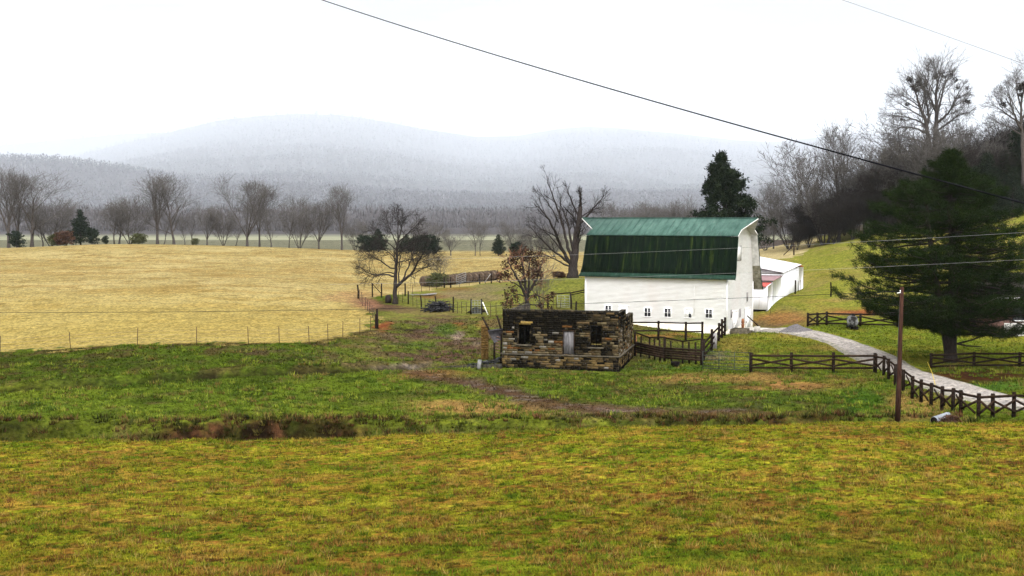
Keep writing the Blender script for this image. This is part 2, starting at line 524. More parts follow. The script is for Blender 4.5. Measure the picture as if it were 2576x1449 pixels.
# ------------------------------------------------------------------ ground colours (albedo of what grows or lies there, plus painted bank shade)
def inpoly(x, y, poly):
    r = np.zeros(x.shape, bool)
    n = len(poly)
    for i in range(n):
        x0, y0 = poly[i]; x1, y1 = poly[(i + 1) % n]
        c = ((y0 > y) != (y1 > y)) & (x < (x1 - x0) * (y - y0) / (y1 - y0 + 1e-12) + x0)
        r ^= c
    return r
FENCE_C = [P(a, b, y) for a, b, y in ((-700, 900, 97), (-300, 897, 97), (0, 890, 97), (178, 887, 97), (345, 870, 97), (495, 866, 97), (625, 865, 97), (703, 866, 97), (778, 862, 98), (825, 855, 101), (862, 847, 104.5), (905, 840, 108), (932, 833, 111.5), (950, 827, 114))]
FENCE_B = [P(a, b, y) for a, b, y in ((950, 827, 114), (946, 810, 118), (937, 795, 124), (924, 781, 131), (912, 770, 137), (901, 757, 145))]
GOLD = [(-260, 97)] + [tuple(p[:2]) for p in FENCE_C] + [tuple(p[:2]) for p in FENCE_B]
GOLD += [tuple(P(*q)[:2]) for q in ((960, 747, 150), (1045, 742, 155), (1118, 730, 165), (1136, 726, 166), (1240, 705, 174), (1330, 690, 170), (1480, 690, 160))]
GOLD += [(25, 172), (36, 182), tuple(P(1900, 657, 192)[:2]), tuple(P(1990, 646, 200)[:2]), tuple(P(2045, 624, 222)[:2]), tuple(P(2060, 606, 262)[:2]), (110, 330), (110, 395), (-340, 395)]
ROAD = [(1870, 826, 122.5), (1905, 828, 121.5), (1960, 834, 119), (2020, 839, 116), (2080, 849, 112), (2140, 866, 105), (2190, 890, 97), (2240, 916, 90.5), (2300, 944, 85), (2360, 967, 80.5), (2420, 987, 77), (2500, 1008, 73.8), (2600, 1028, 71), (2760, 1043, 69), (3000, 1055, 67.5)]
ROADW = [(PX(a, y, .5)[0], y) for a, _, y in ROAD]
GRN, DGR, BRN, MUD = (.102, .143, .013), (.038, .058, .007), (.17, .085, .032), (.105, .062, .040)
RED, TAN, LMUD, STR = (.19, .062, .024), (.29, .175, .055), (.34, .25, .2), (.40, .305, .125)
OLV, YEL = (.18, .165, .008), (.27, .22, .014)
PATCH = [  # px, py, half width, half height (pixels of the photo), colour, strength
    (1230, 1027, 230, 20, TAN, .9), (1120, 1020, 110, 16, TAN, .7), (1080, 942, 110, 14, (.22, .12, .04), .8), (1180, 962, 60, 10, MUD, .8), (1260, 985, 80, 12, MUD, .7),
    (1440, 1033, 110, 16, MUD, .75), (1560, 1035, 120, 14, (.15, .10, .06), .7), (1350, 1020, 60, 12, MUD, .6), (1700, 955, 120, 10, TAN, .75), (1850, 952, 170, 12, TAN, .8),
    (2000, 968, 90, 10, (.25, .13, .045), .85), (1900, 975, 60, 7, (.25, .13, .045), .7), (2130, 965, 60, 20, (.22, .13, .04), .7), (2280, 1020, 70, 40, TAN, .75), (2330, 1040, 90, 22, TAN, .6),
    (2170, 1010, 70, 40, (.035, .085, .008), .8), (2130, 1040, 60, 20, (.03, .07, .007), .7), (1640, 975, 110, 18, (.075, .07, .018), .6), (1500, 960, 120, 18, DGR, .55), (1750, 1000, 170, 18, DGR, .5),
    (1930, 1010, 140, 14, (.07, .075, .02), .5), (1700, 1045, 230, 13, (.10, .075, .022), .7), (2000, 1050, 140, 12, (.11, .08, .02), .75),
    (980, 922, 60, 10, LMUD, .6), (1030, 922, 40, 7, (.24, .20, .17), .9), (900, 915, 70, 12, MUD, .65), (830, 895, 70, 12, MUD, .5), (650, 880, 90, 8, MUD, .5), (700, 905, 160, 14, DGR, .5),
    (250, 915, 150, 18, DGR, .55), (60, 905, 110, 10, DGR, .6), (420, 905, 110, 22, (.06, .09, .012), .4), (480, 955, 250, 16, DGR, .45), (180, 960, 120, 16, (.05, .06, .012), .4),
    (965, 822, 22, 12, RED, 1.0), (1025, 826, 42, 4, (.02, .014, .010), .9), (1152, 823, 14, 12, RED, .9), (1150, 845, 12, 14, LMUD, .6), (1100, 800, 60, 9, MUD, .5), (1060, 850, 60, 10, MUD, .8),  # the thin near-black ellipse paints the shade of the scar's undercut
    (1170, 885, 75, 18, MUD, .95), (1110, 900, 60, 12, MUD, .8), (1200, 865, 40, 8, (.2, .14, .11), .7), (1210, 818, 12, 10, TAN, .6), (1040, 870, 60, 10, (.06, .11, .015), .6), (1130, 830, 40, 14, (.06, .12, .015), .7),
    (950, 775, 60, 12, MUD, .9), (1010, 778, 50, 9, MUD, .8), (920, 760, 40, 14, (.22, .12, .075), .75), (1080, 785, 90, 8, (.16, .11, .05), .6), (870, 745, 60, 14, (.26, .14, .07), .5), (900, 735, 70, 10, (.30, .16, .08), .4),
    (1090, 745, 45, 6, BRN, .8), (1150, 728, 60, 8, BRN, .7), (1180, 745, 90, 14, (.20, .14, .09), .7), (1240, 725, 60, 10, (.19, .14, .09), .6), (1400, 690, 50, 8, (.07, .05, .03), .7),
    (1960, 800, 90, 20, (.25, .12, .045), .85), (1930, 818, 40, 8, (.17, .10, .06), .8), (2010, 815, 60, 8, (.2, .12, .05), .6), (2170, 784, 85, 9, (.22, .075, .03), .95), (2080, 780, 60, 14, TAN, .4), (2060, 755, 80, 8, TAN, .4),
    (2060, 690, 120, 20, (.17, .15, .025), .5), (2120, 640, 90, 20, (.14, .15, .022), .4), (1980, 772, 60, 12, (.12, .13, .02), .4),
    (2470, 945, 150, 22, (.045, .016, .008), .95), (2350, 950, 40, 18, (.10, .05, .02), .7), (2500, 970, 110, 12, (.04, .11, .016), .7), (2100, 873, 70, 12, TAN, .5), (2000, 842, 60, 6, TAN, .6), (1850, 870, 50, 25, TAN, .45), (1990, 862, 120, 10, (.15, .14, .02), .4),
    (1690, 925, 120, 8, (.04, .09, .014), .8), (1600, 925, 60, 8, (.06, .06, .02), .6), (1680, 845, 90, 6, (.24, .12, .035), .8), (1680, 852, 90, 5, DGR, .7), (1700, 890, 110, 20, (.05, .055, .02), .8), (1800, 900, 40, 12, (.16, .13, .09), .6), (1780, 880, 40, 10, (.04, .09, .014), .6),
    (30, 1078, 60, 10, (.03, .03, .01), .7), (560, 1085, 55, 16, (.075, .030, .018), 1.0), (680, 1080, 55, 20, (.16, .07, .042), 1.0), (860, 1083, 45, 11, (.13, .06, .025), .9), (760, 1095, 100, 10, (.04, .045, .012), .8), (430, 1095, 130, 10, (.07, .05, .018), .7), (1150, 1080, 190, 12, (.06, .075, .012), .6),
    (1000, 1010, 100, 20, (.13, .15, .02), .4), (2380, 1000, 40, 10, (.2, .16, .09), .5),
]
TRACK = [tuple(P(*q)[:2]) for q in ((1040, 938, 87.5), (1085, 948, 85.3), (1180, 965, 81.9), (1250, 985, 78.2), (1330, 1005, 74.8), (1420, 1025, 71.8), (1540, 1035, 70.3), (1720, 1042, 69.4), (1900, 1040, 69.6))]
def ground_color(X, Y, Z):
    px, py = proj(X, Y, Z)
    n1, n2, n3 = fbm(X * .09, Y * .09, 100, 4), fbm(X * .35, Y * .35, 120, 4), fbm(X * 1.3, Y * 1.3, 140, 3)
    n7_ = fbm(X * .8 - 31, Y * 1.6, 365, 5, .64)
    n4, n5 = fbm(X * .55 + 40, Y * .55, 160, 5, .6), fbm(X * .22 - 9, Y * .3, 180, 4)
    def L(a, b, t):
        return np.asarray(a) * (1 - t[..., None]) + np.asarray(b) * t[..., None]
    # green plain
    c = L(GRN, DGR, sstep(.5, .68, n2) * .8)
    c = L(c, (.145, .165, .016), sstep(.50, .68, n1) * .7)
    c = L(c, (.03, .048, .006), sstep(.58, .68, n7_) * .6)
    c = L(c, (.12, .085, .035), sstep(.58, .72, n4) * .55)
    t = sstep(67, 71, Y) * sstep(1150, 1450, px) * sstep(2240, 2120, px) * sstep(90, 86, Y)
    c = L(c, L((.05, .075, .008), (.085, .06, .022), sstep(.45, .6, n4)), t * sstep(.36, .52, n7_) * .75)
    # middle pasture beyond the creek: browner and greyer
    t = sstep(86, 100, Y) * sstep(30, 10, X)
    c = L(c, L((.11, .12, .022), (.15, .105, .042), sstep(.4, .62, n4)), t * .75)
    c = L(c, (.17, .18, .035), t * sstep(118, 130, Y) * .8)
    t = np.clip(1.25 - ((px - 1110) / 190) ** 2 - ((py - 865) / 75) ** 2, 0, 1) * sstep(86, 90, Y)
    c = L(c, L((.075, .045, .027), (.15, .10, .075), sstep(.5, .66, n7_)), t * sstep(.38, .54, n4) * .9)
    # left bank below the stubble field
    t = sstep(80, 86, Y) * sstep(-12, -16, X)
    c = L(c, L((.058, .088, .008), (.062, .048, .016), sstep(.44, .6, n4)), t * .85)
    # right hand hill and lawn
    t = sstep(8, 16, X) * sstep(122, 132, Y)
    c = L(c, L((.20, .205, .032), (.25, .21, .06), sstep(.45, .65, n2)), t * .9)
    t = sstep(14, 18, X) * sstep(86, 90, Y) * sstep(128, 120, Y)
    c = L(c, L((.13, .165, .016), (.21, .205, .026), sstep(.42, .62, n2)), t * .9)
    # foreground meadow: fine olive and yellow grass with rusty dead tufts
    t = sstep(64, 60.5, Y)
    n6, n7 = fbm(X * 2.4 + 11, Y * 2.6, 340, 5, .65), fbm(X * 1.4 - 31, Y * 1.9, 360, 5, .64)
    fg = L((.152, .166, .010), (.24, .217, .018), sstep(.42, .58, n6))
    fg = L(fg, (.18, .185, .012), sstep(46, 60, Y) * .45)
    fg = L(fg, (.070, .115, .006), sstep(.50, .62, n5) * .55 + sstep(.52, .64, n7) * .5)
    fg = L(fg, (.27, .145, .028), sstep(.49, .64, fbm(X * .8 - 70, Y * 1.1, 200, 6, .7)) * .7)
    fg = L(fg, (.15, .055, .014), sstep(.54, .65, fbm(X * 1.6 + 30, Y * 2.2, 220, 5, .68)) * .75)
    fg = L(fg, (.045, .018, .007), sstep(.60, .69, fbm(X * 2.6 + 3, Y * 3.4, 380, 4, .65)) * .9)
    fg = L(fg, (.030, .055, .005), sstep(.60, .69, fbm(X * 2.0 + 63, Y * 2.8, 390, 4, .65)) * .85)
    fg = L(fg, (.045, .085, .006), sstep(40, 29, Y) * sstep(-4, 8, X) * sstep(.42, .6, n2) * .6)
    c = L(c, fg * (1.16 * (.72 + .56 * fbm(X * .07 + 2, Y * .16, 720, 3)))[..., None], t)
    # painted-in growth, bare soil and undercut shade patches
    wx, wy = (fbm(X * .5, Y * .5, 240, 3) - .5) * 60, (fbm(X * .5 + 50, Y * .5, 260, 3) - .5) * 16
    for a, b, rx, ry, col, s in PATCH:
        d = ((px + wx - a) / rx) ** 2 + ((py + wy - b) / ry) ** 2
        k = np.clip(1.3 - d, 0, 1) * s * np.clip(.35 + 1.3 * n4, 0, 1)
        c = L(c, col, np.clip(k, 0, 1) * (Y > 62.0))
    # bare gully banks; shade of the far bank is darkened into the soil colour
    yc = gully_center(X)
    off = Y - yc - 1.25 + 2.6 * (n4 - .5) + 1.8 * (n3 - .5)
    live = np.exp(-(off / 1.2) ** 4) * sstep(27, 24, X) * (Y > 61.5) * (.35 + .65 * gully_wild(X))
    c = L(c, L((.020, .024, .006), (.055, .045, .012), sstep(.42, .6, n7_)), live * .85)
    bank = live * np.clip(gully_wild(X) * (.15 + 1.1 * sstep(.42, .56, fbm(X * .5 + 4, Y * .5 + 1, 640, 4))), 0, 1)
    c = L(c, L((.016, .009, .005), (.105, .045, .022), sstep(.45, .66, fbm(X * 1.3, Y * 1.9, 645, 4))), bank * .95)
    # trodden muddy track
    d = seg_dist(X, Y, TRACK) + 1.6 * (n4 - .5)
    c = L(c, L((.075, .04, .024), (.17, .13, .105), sstep(.52, .68, n7_)), np.where((Y > 66) & (Y < 92), np.exp(-(d / 1.25) ** 2) * .92, 0))
    # ditches
    m = (Y > 70) & (Y < 120)
    d = seg_dist(X, Y - .45, DITCH)
    c = L(c, (.016, .013, .006), np.where(m, np.clip(np.exp(-((d + .7 * (n3 - .5)) / .42) ** 2) * (.45 + .9 * n4), 0, 1), 0))
    # straw-coloured hay field
    jx, jy = (n2 - .5) * 5 + (n3 - .5) * 2.5, (n4 - .5) * 6 + (n3 - .5) * 3
    g = inpoly(X + jx, Y + jy, GOLD)
    hay = L((.41, .315, .125), (.50, .395, .17), sstep(.4, .65, n1))
    hay = L(hay, (.36, .235, .075), sstep(.52, .68, fbm(X * .12, Y * .35, 300, 4)) * .6)
    hay = L(hay, (.27, .17, .05), sstep(.56, .70, fbm(X * .35, Y * .9, 320, 5, .62)) * .65)
    hay = L(hay, (.43, .325, .09), sstep(165, 105, Y) * .75)
    hay = L(hay, (.56, .46, .25), sstep(18, 24, X) * .6)
    c = np.where(g[..., None], hay * np.array((.78, .80, .80)), c)
    for a, b, rx, ry, col, s in ((920, 762, 50, 16, (.24, .12, .07), .7), (860, 748, 70, 14, (.30, .17, .08), .55), (905, 738, 60, 10, (.33, .19, .09), .4)):
        d = ((px + wx - a) / rx) ** 2 + ((py + wy - b) / ry) ** 2
        c = L(c, col, np.clip(1.2 - d, 0, 1) * s)
    d = seg_dist(X, Y, [tuple(q[:2]) for q in FENCE_C])
    c = L(c, (.055, .042, .014), np.exp(-((d + 1.2 * (n2 - .5)) / .55) ** 2) * sstep(.35, .6, n4) * .95)
    # fallow flats and leaf litter far away
    far = sstep(360, 400, Y)
    c = L(c, L((.13, .13, .085), (.17, .165, .11), n1), far)
    c = L(c, (.07, .055, .045), sstep(60, 75, X) * sstep(205, 225, Y))
    return c * (.35 + .31 * n3)[..., None]

# ------------------------------------------------------------------ hills
def interp(px, tab):
    t = np.array(tab, float)
    return np.interp(px, t[:, 0], t[:, 1])
R1 = [(-1500, 470), (-600, 455), (-200, 448), (0, 440), (100, 420), (200, 392), (300, 362), (430, 331), (550, 302), (650, 290), (750, 285), (850, 289), (950, 302), (1050, 316), (1200, 330), (1300, 322), (1400, 304), (1480, 296), (1560, 300), (1700, 314), (1850, 334), (1950, 338), (2050, 326), (2150, 315), (2250, 318), (2500, 335), (2900, 365), (3600, 420), (5000, 460)]
R0 = [(-1500, 360), (-400, 380), (0, 400), (150, 408), (300, 428), (450, 455), (600, 484), (800, 520), (950, 548), (1100, 560), (5000, 600)]
R2 = [(-1500, 345), (-400, 352), (0, 366), (150, 352), (300, 338), (450, 332), (700, 330), (1200, 335), (5000, 360)]
HILL0 = 560.0
YR0, YR1, YR2 = 8500.0, 22000.0, 26000.0
def z_hill(X, Y):
    px = CX + FPX * X / Y
    Y = Y * (1 - .09 * sstep(900, 1350, px))          # the right-hand range stands a little farther back
    s = np.clip((Y - 3800) / (YR1 - 3800), 0, 1)
    z1 = (CAM_Z - 14 + (540 - interp(px, R1)) / FPX * YR1) * np.where(Y < YR1, s ** 1.55, 1 - .25 * sstep(YR1, 25500, Y))
    z0 = np.maximum(CAM_Z - 13 + (540 - interp(px, R0)) / FPX * YR0, 0) * np.where(Y < YR0, sstep(5000, YR0, Y), 1 - .5 * sstep(YR0, 10500, Y))
    z2 = (CAM_Z - 16 + (540 - interp(px, R2)) / FPX * YR2) * sstep(23500, YR2, Y)
    rel = (fbm(X * .0004, Y * .0004, 400, 4) - .5) * 330 * sstep(4500, 8500, Y) * (1 - .85 * sstep(16000, YR1, Y))
    return np.maximum(np.maximum(z1 + rel, z0 + .25 * rel), z2) * sstep(3700, 4500, Y)
def z_all(X, Y):
    return np.where(Y < 600, zg(X, np.minimum(Y, 620)) * sstep(610, 520, Y), z_hill(X, np.maximum(Y, 1)))

# ------------------------------------------------------------------ ground and hill sheets
def fan(ys, us, back):
    U, Yg = np.meshgrid(us, ys)
    return U * (Yg + back), Yg
def sheet(name, X, Y, Z, Cc, m):
    b = MB()
    r, c = X.shape
    i = np.arange(r - 1)[:, None] * c
    j = np.arange(c - 1)[None]
    b.add(np.stack([X, Y, Z], -1).reshape(-1, 3), np.stack([i + j, i + j + 1, i + c + j + 1, i + c + j], -1).reshape(-1, 4), Cc.reshape(-1, 3))
    o = b.build(name, m, smooth=True)
    return tag(o, None, None, kind='structure')
ys = [-70.0]
while ys[-1] < 566:
    y = ys[-1]
    ys.append(y + (2.0 if y < 18 else .24 if y < 60 else .12 if y < 69.5 else .3 if y < 128 else .9 if y < 200 else 2.0 if y < 290 else 8.0))
ys = np.array(ys[:-1] + [566.0])
u0 = np.concatenate([np.linspace(-1.5, -.36, 70)[:-1], np.linspace(-.36, .36, 620), np.linspace(.36, 1.5, 70)[1:]])
gx, gy = fan(ys, u0, 90.0)
gz = z_all(gx, gy)
# bury the ground a little under the barn floor and keep the last row level for the joint with the hills
gz[-1] = 0.0
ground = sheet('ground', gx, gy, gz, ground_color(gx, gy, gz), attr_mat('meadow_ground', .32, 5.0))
yh = np.concatenate([[566.0], np.arange(620, 3700, 140.0), np.arange(3700, 22600, 105.0), np.arange(22700, 26800, 300.0)])
hx, hy = fan(yh, np.linspace(-1.1, 1.1, 330), 90.0)
hz = z_hill(hx, hy); hz[0] = 0.0
hc = (np.array((.052, .048, .049)) * sstep(640, 760, hy)[..., None] + np.array((.15, .15, .10)) * (1 - sstep(640, 760, hy))[..., None]) * (.75 + .5 * fbm(hx * .004, hy * .004, 420, 4))[..., None]
hills = sheet('hills', hx, hy, hz, hc, attr_mat('hill_leaf_litter', .2, .05, bump=0))

# ------------------------------------------------------------------ the bare woods that cover the far hills (one uncountable mass)
rng = np.random.default_rng(5)
def forest():
    n = 62000
    yy = 3850 * (22300 / 3850.0) ** rng.random(n)
    xx = (rng.random(n) * 1.14 - .57) * (yy + 60)
    n2 = 1500
    yy = np.concatenate([yy, rng.uniform(25000, 26200, n2)])
    xx = np.concatenate([xx, rng.uniform(-.58, -.05, n2) * 25600])
    zz = z_hill(xx, yy)
    keep = (zz > 2.0)
    n3 = 30000
    y3 = 850 * (4600 / 850.0) ** rng.random(n3); x3 = (rng.random(n3) * 1.14 - .57) * (y3 + 60)
    k3 = vnoise(x3 * .004, y3 * .0025, 81) > .28
    xx, yy, zz = np.concatenate([xx[keep], x3[k3]]), np.concatenate([yy[keep], y3[k3]]), np.concatenate([zz[keep], np.maximum(z_hill(x3[k3], y3[k3]), 0)])
    n = len(xx)
    h = (.55 + .45 * sstep(2000, 5000, yy)) * rng.uniform(24, 46, n) * (.8 + yy / 22000)
    tone = rng.random(n) * .35 + .65 * vnoise(xx * .003, yy * .003, 77)
    base = np.stack([xx, yy, zz - .5], -1)
    b = MB()
    w = rng.uniform(.6, 1.1, n) * (.6 + yy / 8000)
    tri = np.array([(-1, -.6, 0), (1, -.6, 0), (0, 1, 0)])
    v = np.repeat(base[:, None], 4, 1)
    v[:, :3] += tri[None] * w[:, None, None]
    v[:, 3, 2] += h * .95
    v[:, 3, :2] += rng.normal(0, .8, (n, 2))
    pale = np.where(((rng.random(n) < .04) & (yy > 5500))[:, None], np.array([(.24, .23, .22)]), np.array([(.06, .056, .058)]))
    f = np.array([(0, 1, 3), (1, 2, 3), (2, 0, 3)])[None] + np.arange(n)[:, None, None] * 4
    b.add(v.reshape(-1, 3), f.reshape(-1, 3), np.repeat(pale, 4, 0))
    k = 9
    c = np.repeat(base, k, 0)
    hh = np.repeat(h, k)
    t = rng.uniform(.03, .9, n * k)
    rad = hh * .40 * np.sqrt(np.clip(1 - ((t - .5) / .55) ** 2, .05, 1))
    a = rng.random(n * k) * 6.283
    q = np.sqrt(rng.random(n * k))
    st = c + np.stack([np.cos(a) * rad * q, np.sin(a) * rad * q, t * hh], -1)
    out = np.stack([np.cos(a) * rad * .45 * q, np.sin(a) * rad * .45 * q, hh * rng.uniform(.1, .25, n * k)], -1)
    side = np.stack([-np.sin(a), np.cos(a), np.zeros(n * k)], -1) * (rng.uniform(.05, .11, n * k) * hh * (.28 + .72 * sstep(1500, 6500, np.repeat(yy, k))))[:, None]
    v = np.stack([st - side, st + side, st + out + side * rng.uniform(-1, 1, n * k)[:, None]], 1)
    tc = np.array((.062, .058, .062)) * (.7 + .45 * np.repeat(tone, k))[:, None]
    tc = tc * (1 + .6 * sstep(4500, 1500, np.repeat(yy, k)))[:, None]
    b.add(v.reshape(-1, 3), np.arange(n * k * 3).reshape(-1, 3), np.repeat(tc, 3, 0))
    o = b.build('forest', plain_attr_mat('winter_woods'))
    return tag(o, 'bare winter woods covering the misty far hills', 'forest', kind='stuff')
forest()

# ------------------------------------------------------------------ grass: short leaning blades, scattered over the meadow
def grass():
    n = 190000
    yy = 25.0 * (122 / 25.0) ** rng.random(n)
    xx = (rng.random(n) * 1.14 - .57) * (yy + 4)
    gold = inpoly(xx, yy, GOLD)
    rd = seg_dist(xx, yy, ROADW)
    bx, by = (xx - 21.2) * .903 - (yy - 118) * .43, (xx - 21.2) * .43 + (yy - 118) * .903
    barn = (bx > -15.4) & (bx < .3) & (by > -.2) & (by < 10.6)
    sx, sy = (xx - 7.83) * .974 - (yy - 88) * .225, (xx - 7.83) * .225 + (yy - 88) * .974
    shed = (sx > -8.9) & (sx < .2) & (sy > -.3) & (sy < 9)
    z = zg(xx, yy)
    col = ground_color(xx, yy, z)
    sat = (col[:, 1] > col[:, 0] * .58) & (col.sum(1) > .05)            # no blades on bare soil
    bank = (yy > gully_center(xx) + .2) & (yy < gully_center(xx) + 3.0) & (fbm(xx * .6, yy * .6, 660, 3) > .45) & (gully_wild(xx) > .4)
    keep = (seg_dist(xx, yy - .4, DITCH) > .5) & (rd > 1.9) & ~barn & ~shed & sat & ~gold & ~bank
    xx, yy, z, col, gold = xx[keep], yy[keep], z[keep], col[keep], gold[keep]
    n, k = len(xx), 5
    s = np.repeat(.55 + .45 * yy / 60.0, k)
    clump = np.repeat(.55 + 1.0 * fbm(xx * .9, yy * .9, 500, 4), k)
    hgt = rng.uniform(.05, .13, n * k) * s * clump
    a = rng.random(n * k) * 6.283
    d = np.stack([np.cos(a), np.sin(a), np.zeros(n * k)], -1)
    p = np.repeat(np.stack([xx, yy, z - .01], -1), k, 0) + d * (rng.random(n * k) * .07 * s)[:, None]
    w = np.stack([-np.sin(a), np.cos(a), np.zeros(n * k)], -1) * (rng.uniform(.006, .013, n * k) * np.repeat(.45 + yy / 45.0, k))[:, None]
    lean = rng.uniform(.5, 1.9, n * k)
    tip = p + d * (hgt * lean)[:, None] + np.stack([np.zeros(n * k), np.zeros(n * k), hgt], -1)
    v = np.stack([p - w, p + w, tip], 1)
    c = np.repeat(col, k, 0) * rng.uniform(.6, 1.42, n * k)[:, None] * np.stack([rng.uniform(.9, 1.15, n * k), rng.uniform(.92, 1.1, n * k), np.ones(n * k)], -1)
    b = MB()
    b.add(v.reshape(-1, 3), np.arange(n * k * 3).reshape(-1, 3), np.repeat(c, 3, 0))
    # coarser tufts: rusty and straw ones in front, dark green ones on the flat beyond the gully
    for m, y0, y1, hh, rr_, tones in ((9500, 25.0, 61.0, (.06, .17), .15, ((.105, .045, .012), (.15, .085, .02), (.06, .026, .009), (.17, .125, .03), (.035, .06, .006), (.085, .035, .011), (.10, .10, .010))),
                                      (5200, 67.5, 100.0, (.10, .26), .26, ((.035, .060, .007), (.055, .085, .009), (.09, .12, .012), (.10, .07, .02), (.12, .135, .016))),
                                      (2600, 61.0, 67.0, (.12, .34), .22, ((.018, .022, .005), (.045, .055, .010), (.035, .018, .008), (.085, .04, .018), (.10, .085, .02)))):
        ty = y0 * (y1 / y0) ** rng.random(m); tx = (rng.random(m) * 1.1 - .55) * (ty + 4)
        kk = fbm(tx * .45 + 8, ty * .45, 700, 4) > (.47 if y0 < 60 else .44)
        bx, by = (tx - 21.2) * .903 - (ty - 118) * .43, (tx - 21.2) * .43 + (ty - 118) * .903
        sx, sy = (tx - 7.83) * .974 - (ty - 88) * .225, (tx - 7.83) * .225 + (ty - 88) * .974
        kk &= ~((sx > -9.2) & (sx < .5) & (sy > -.6) & (sy < 9)) & (seg_dist(tx, ty, ROADW) > 2.2) & ~inpoly(tx, ty, GOLD) & (seg_dist(tx, ty - .4, DITCH) > .55) & (seg_dist(tx, ty, TRACK) > 1.1)
        if y1 == 67.0:
            ty = gully_center(tx) + rng.uniform(-.2, 3.4, m); kk = (tx < 25.5) & (rng.random(m) < .35 + .65 * gully_wild(tx))
        tx, ty = tx[kk], ty[kk]; tz = zg(tx, ty); m, q = len(tx), 22
        cc = np.array(tones)[rng.integers(0, len(tones), m)]
        sc = np.repeat(rng.uniform(.6, 1.4, m), q)
        a = rng.random(m * q) * 6.283; rad = np.sqrt(rng.random(m * q)) * rr_ * sc
        base = np.repeat(np.stack([tx, ty, tz - .01], -1), q, 0) + np.stack([np.cos(a) * rad, np.sin(a) * rad, 0 * a], -1)
        h_ = rng.uniform(*hh, m * q) * sc
        a2 = a + rng.normal(0, .9, m * q); ln = h_ * rng.uniform(.2, 1.1, m * q)
        tip = base + np.stack([np.cos(a2) * ln, np.sin(a2) * ln, h_], -1)
        ww = np.stack([-np.sin(a2), np.cos(a2), 0 * a], -1) * (.011 if y0 < 60 else .028)
        v = np.stack([base - ww, base + ww, tip], 1)
        c2 = np.repeat(cc, q, 0) * rng.uniform(.6, 1.4, m * q)[:, None]
        b.add(v.reshape(-1, 3), np.arange(m * q * 3).reshape(-1, 3), np.repeat(c2, 3, 0))
    o = b.build('grass', plain_attr_mat('grass_blades'))
    return tag(o, 'short winter grass of the meadow, olive green with rusty dead tufts', 'grass', kind='stuff')
grass()

# ------------------------------------------------------------------ gravel drive
def drive():
    pts = np.array(ROADW)
    t = np.concatenate([[0], np.cumsum(np.hypot(*np.diff(pts, axis=0).T))])
    tt = np.arange(0, t[-1], .5)
    c = np.stack([np.interp(tt, t, pts[:, i]) for i in (0, 1)], -1)
    for _ in range(25):
        c[1:-1] = (c[:-2] + 2 * c[1:-1] + c[2:]) / 4
    d = np.gradient(c, axis=0); d /= np.linalg.norm(d, axis=1, keepdims=True)
    nrm = np.stack([d[:, 1], -d[:, 0]], -1)
    w = 1.75 + .25 * np.sin(tt * .3)
    cols = np.linspace(-1, 1, 11)
    jit = 1 + .10 * (fbm(tt * .8, tt * 0, 600, 3) - .5)[:, None] * np.abs(cols)[None]
    X = c[:, None, 0] + nrm[:, None, 0] * (w[:, None] * cols[None] * jit)
    Y = c[:, None, 1] + nrm[:, None, 1] * (w[:, None] * cols[None] * jit)
    Z = zg(X, Y) + .05 + .03 * (1 - cols[None] ** 2) - .10 * (np.abs(cols[None]) > .99)
    # never lower than the coarser ground sheet beneath
    Z = Z + .04
    rut = .80 + .3 * fbm(X * 1.2, Y * 1.2, 620, 4) - .12 * np.exp(-((np.abs(cols)[None] - .48) / .16) ** 2) - .18 * np.exp(-(cols[None] / .15) ** 2)
    col = np.array((.235, .215, .195)) * rut[..., None]
    col = col * (1 - .4 * (np.abs(cols) > .75)[None, :, None]) + np.array((.05, .055, .015)) * .4 * (np.abs(cols) > .75)[None, :, None]
    return sheet('gravel_drive', X, Y, Z, col, attr_mat('gravel_drive_surface', .3, 14.0, bump=.5))
drive()
# ------------------------------------------------------------------ local frames
def frame_hit(O, rotz, px, py, u=None, v=None):
    """where the sight line through a photo pixel meets the plane x=u or y=v of a local frame -> local (x, y, z)"""
    p = P(px, py, 100.0)
    c, s = math.cos(rotz), math.sin(rotz)
    def tl(q):
        q = np.asarray(q, float) - np.asarray(O, float)
        return np.array((c * q[0] + s * q[1], -s * q[0] + c * q[1], q[2]))
    a = tl((0, 0, CAM_Z)); d = tl(p) - a
    t = (u - a[0]) / d[0] if u is not None else (v - a[1]) / d[1]
    return a + t * d
def wall_holes(b, x0, x1, z0, z1, holes, y0, y1, flip=False):
    """upright wall x0..x1, z0..z1, thickness y0..y1 with rectangular openings; flip: the wall runs along local y instead of x"""
    xs = sorted({x0, x1} | {h[0] for h in holes} | {h[1] for h in holes})
    zs = sorted({z0, z1} | {h[2] for h in holes} | {h[3] for h in holes})
    for xa, xb in zip(xs[:-1], xs[1:]):
        for za, zb in zip(zs[:-1], zs[1:]):
            mx, mz = (xa + xb) / 2, (za + zb) / 2
            if any(h[0] < mx < h[1] and h[2] < mz < h[3] for h in holes):
                continue
            c, s = ((xa + xb) / 2, (y0 + y1) / 2, mz), (xb - xa, y1 - y0, zb - za)
            if flip:
                c, s = (c[1], c[0], c[2]), (s[1], s[0], s[2])
            b.box(c, s)

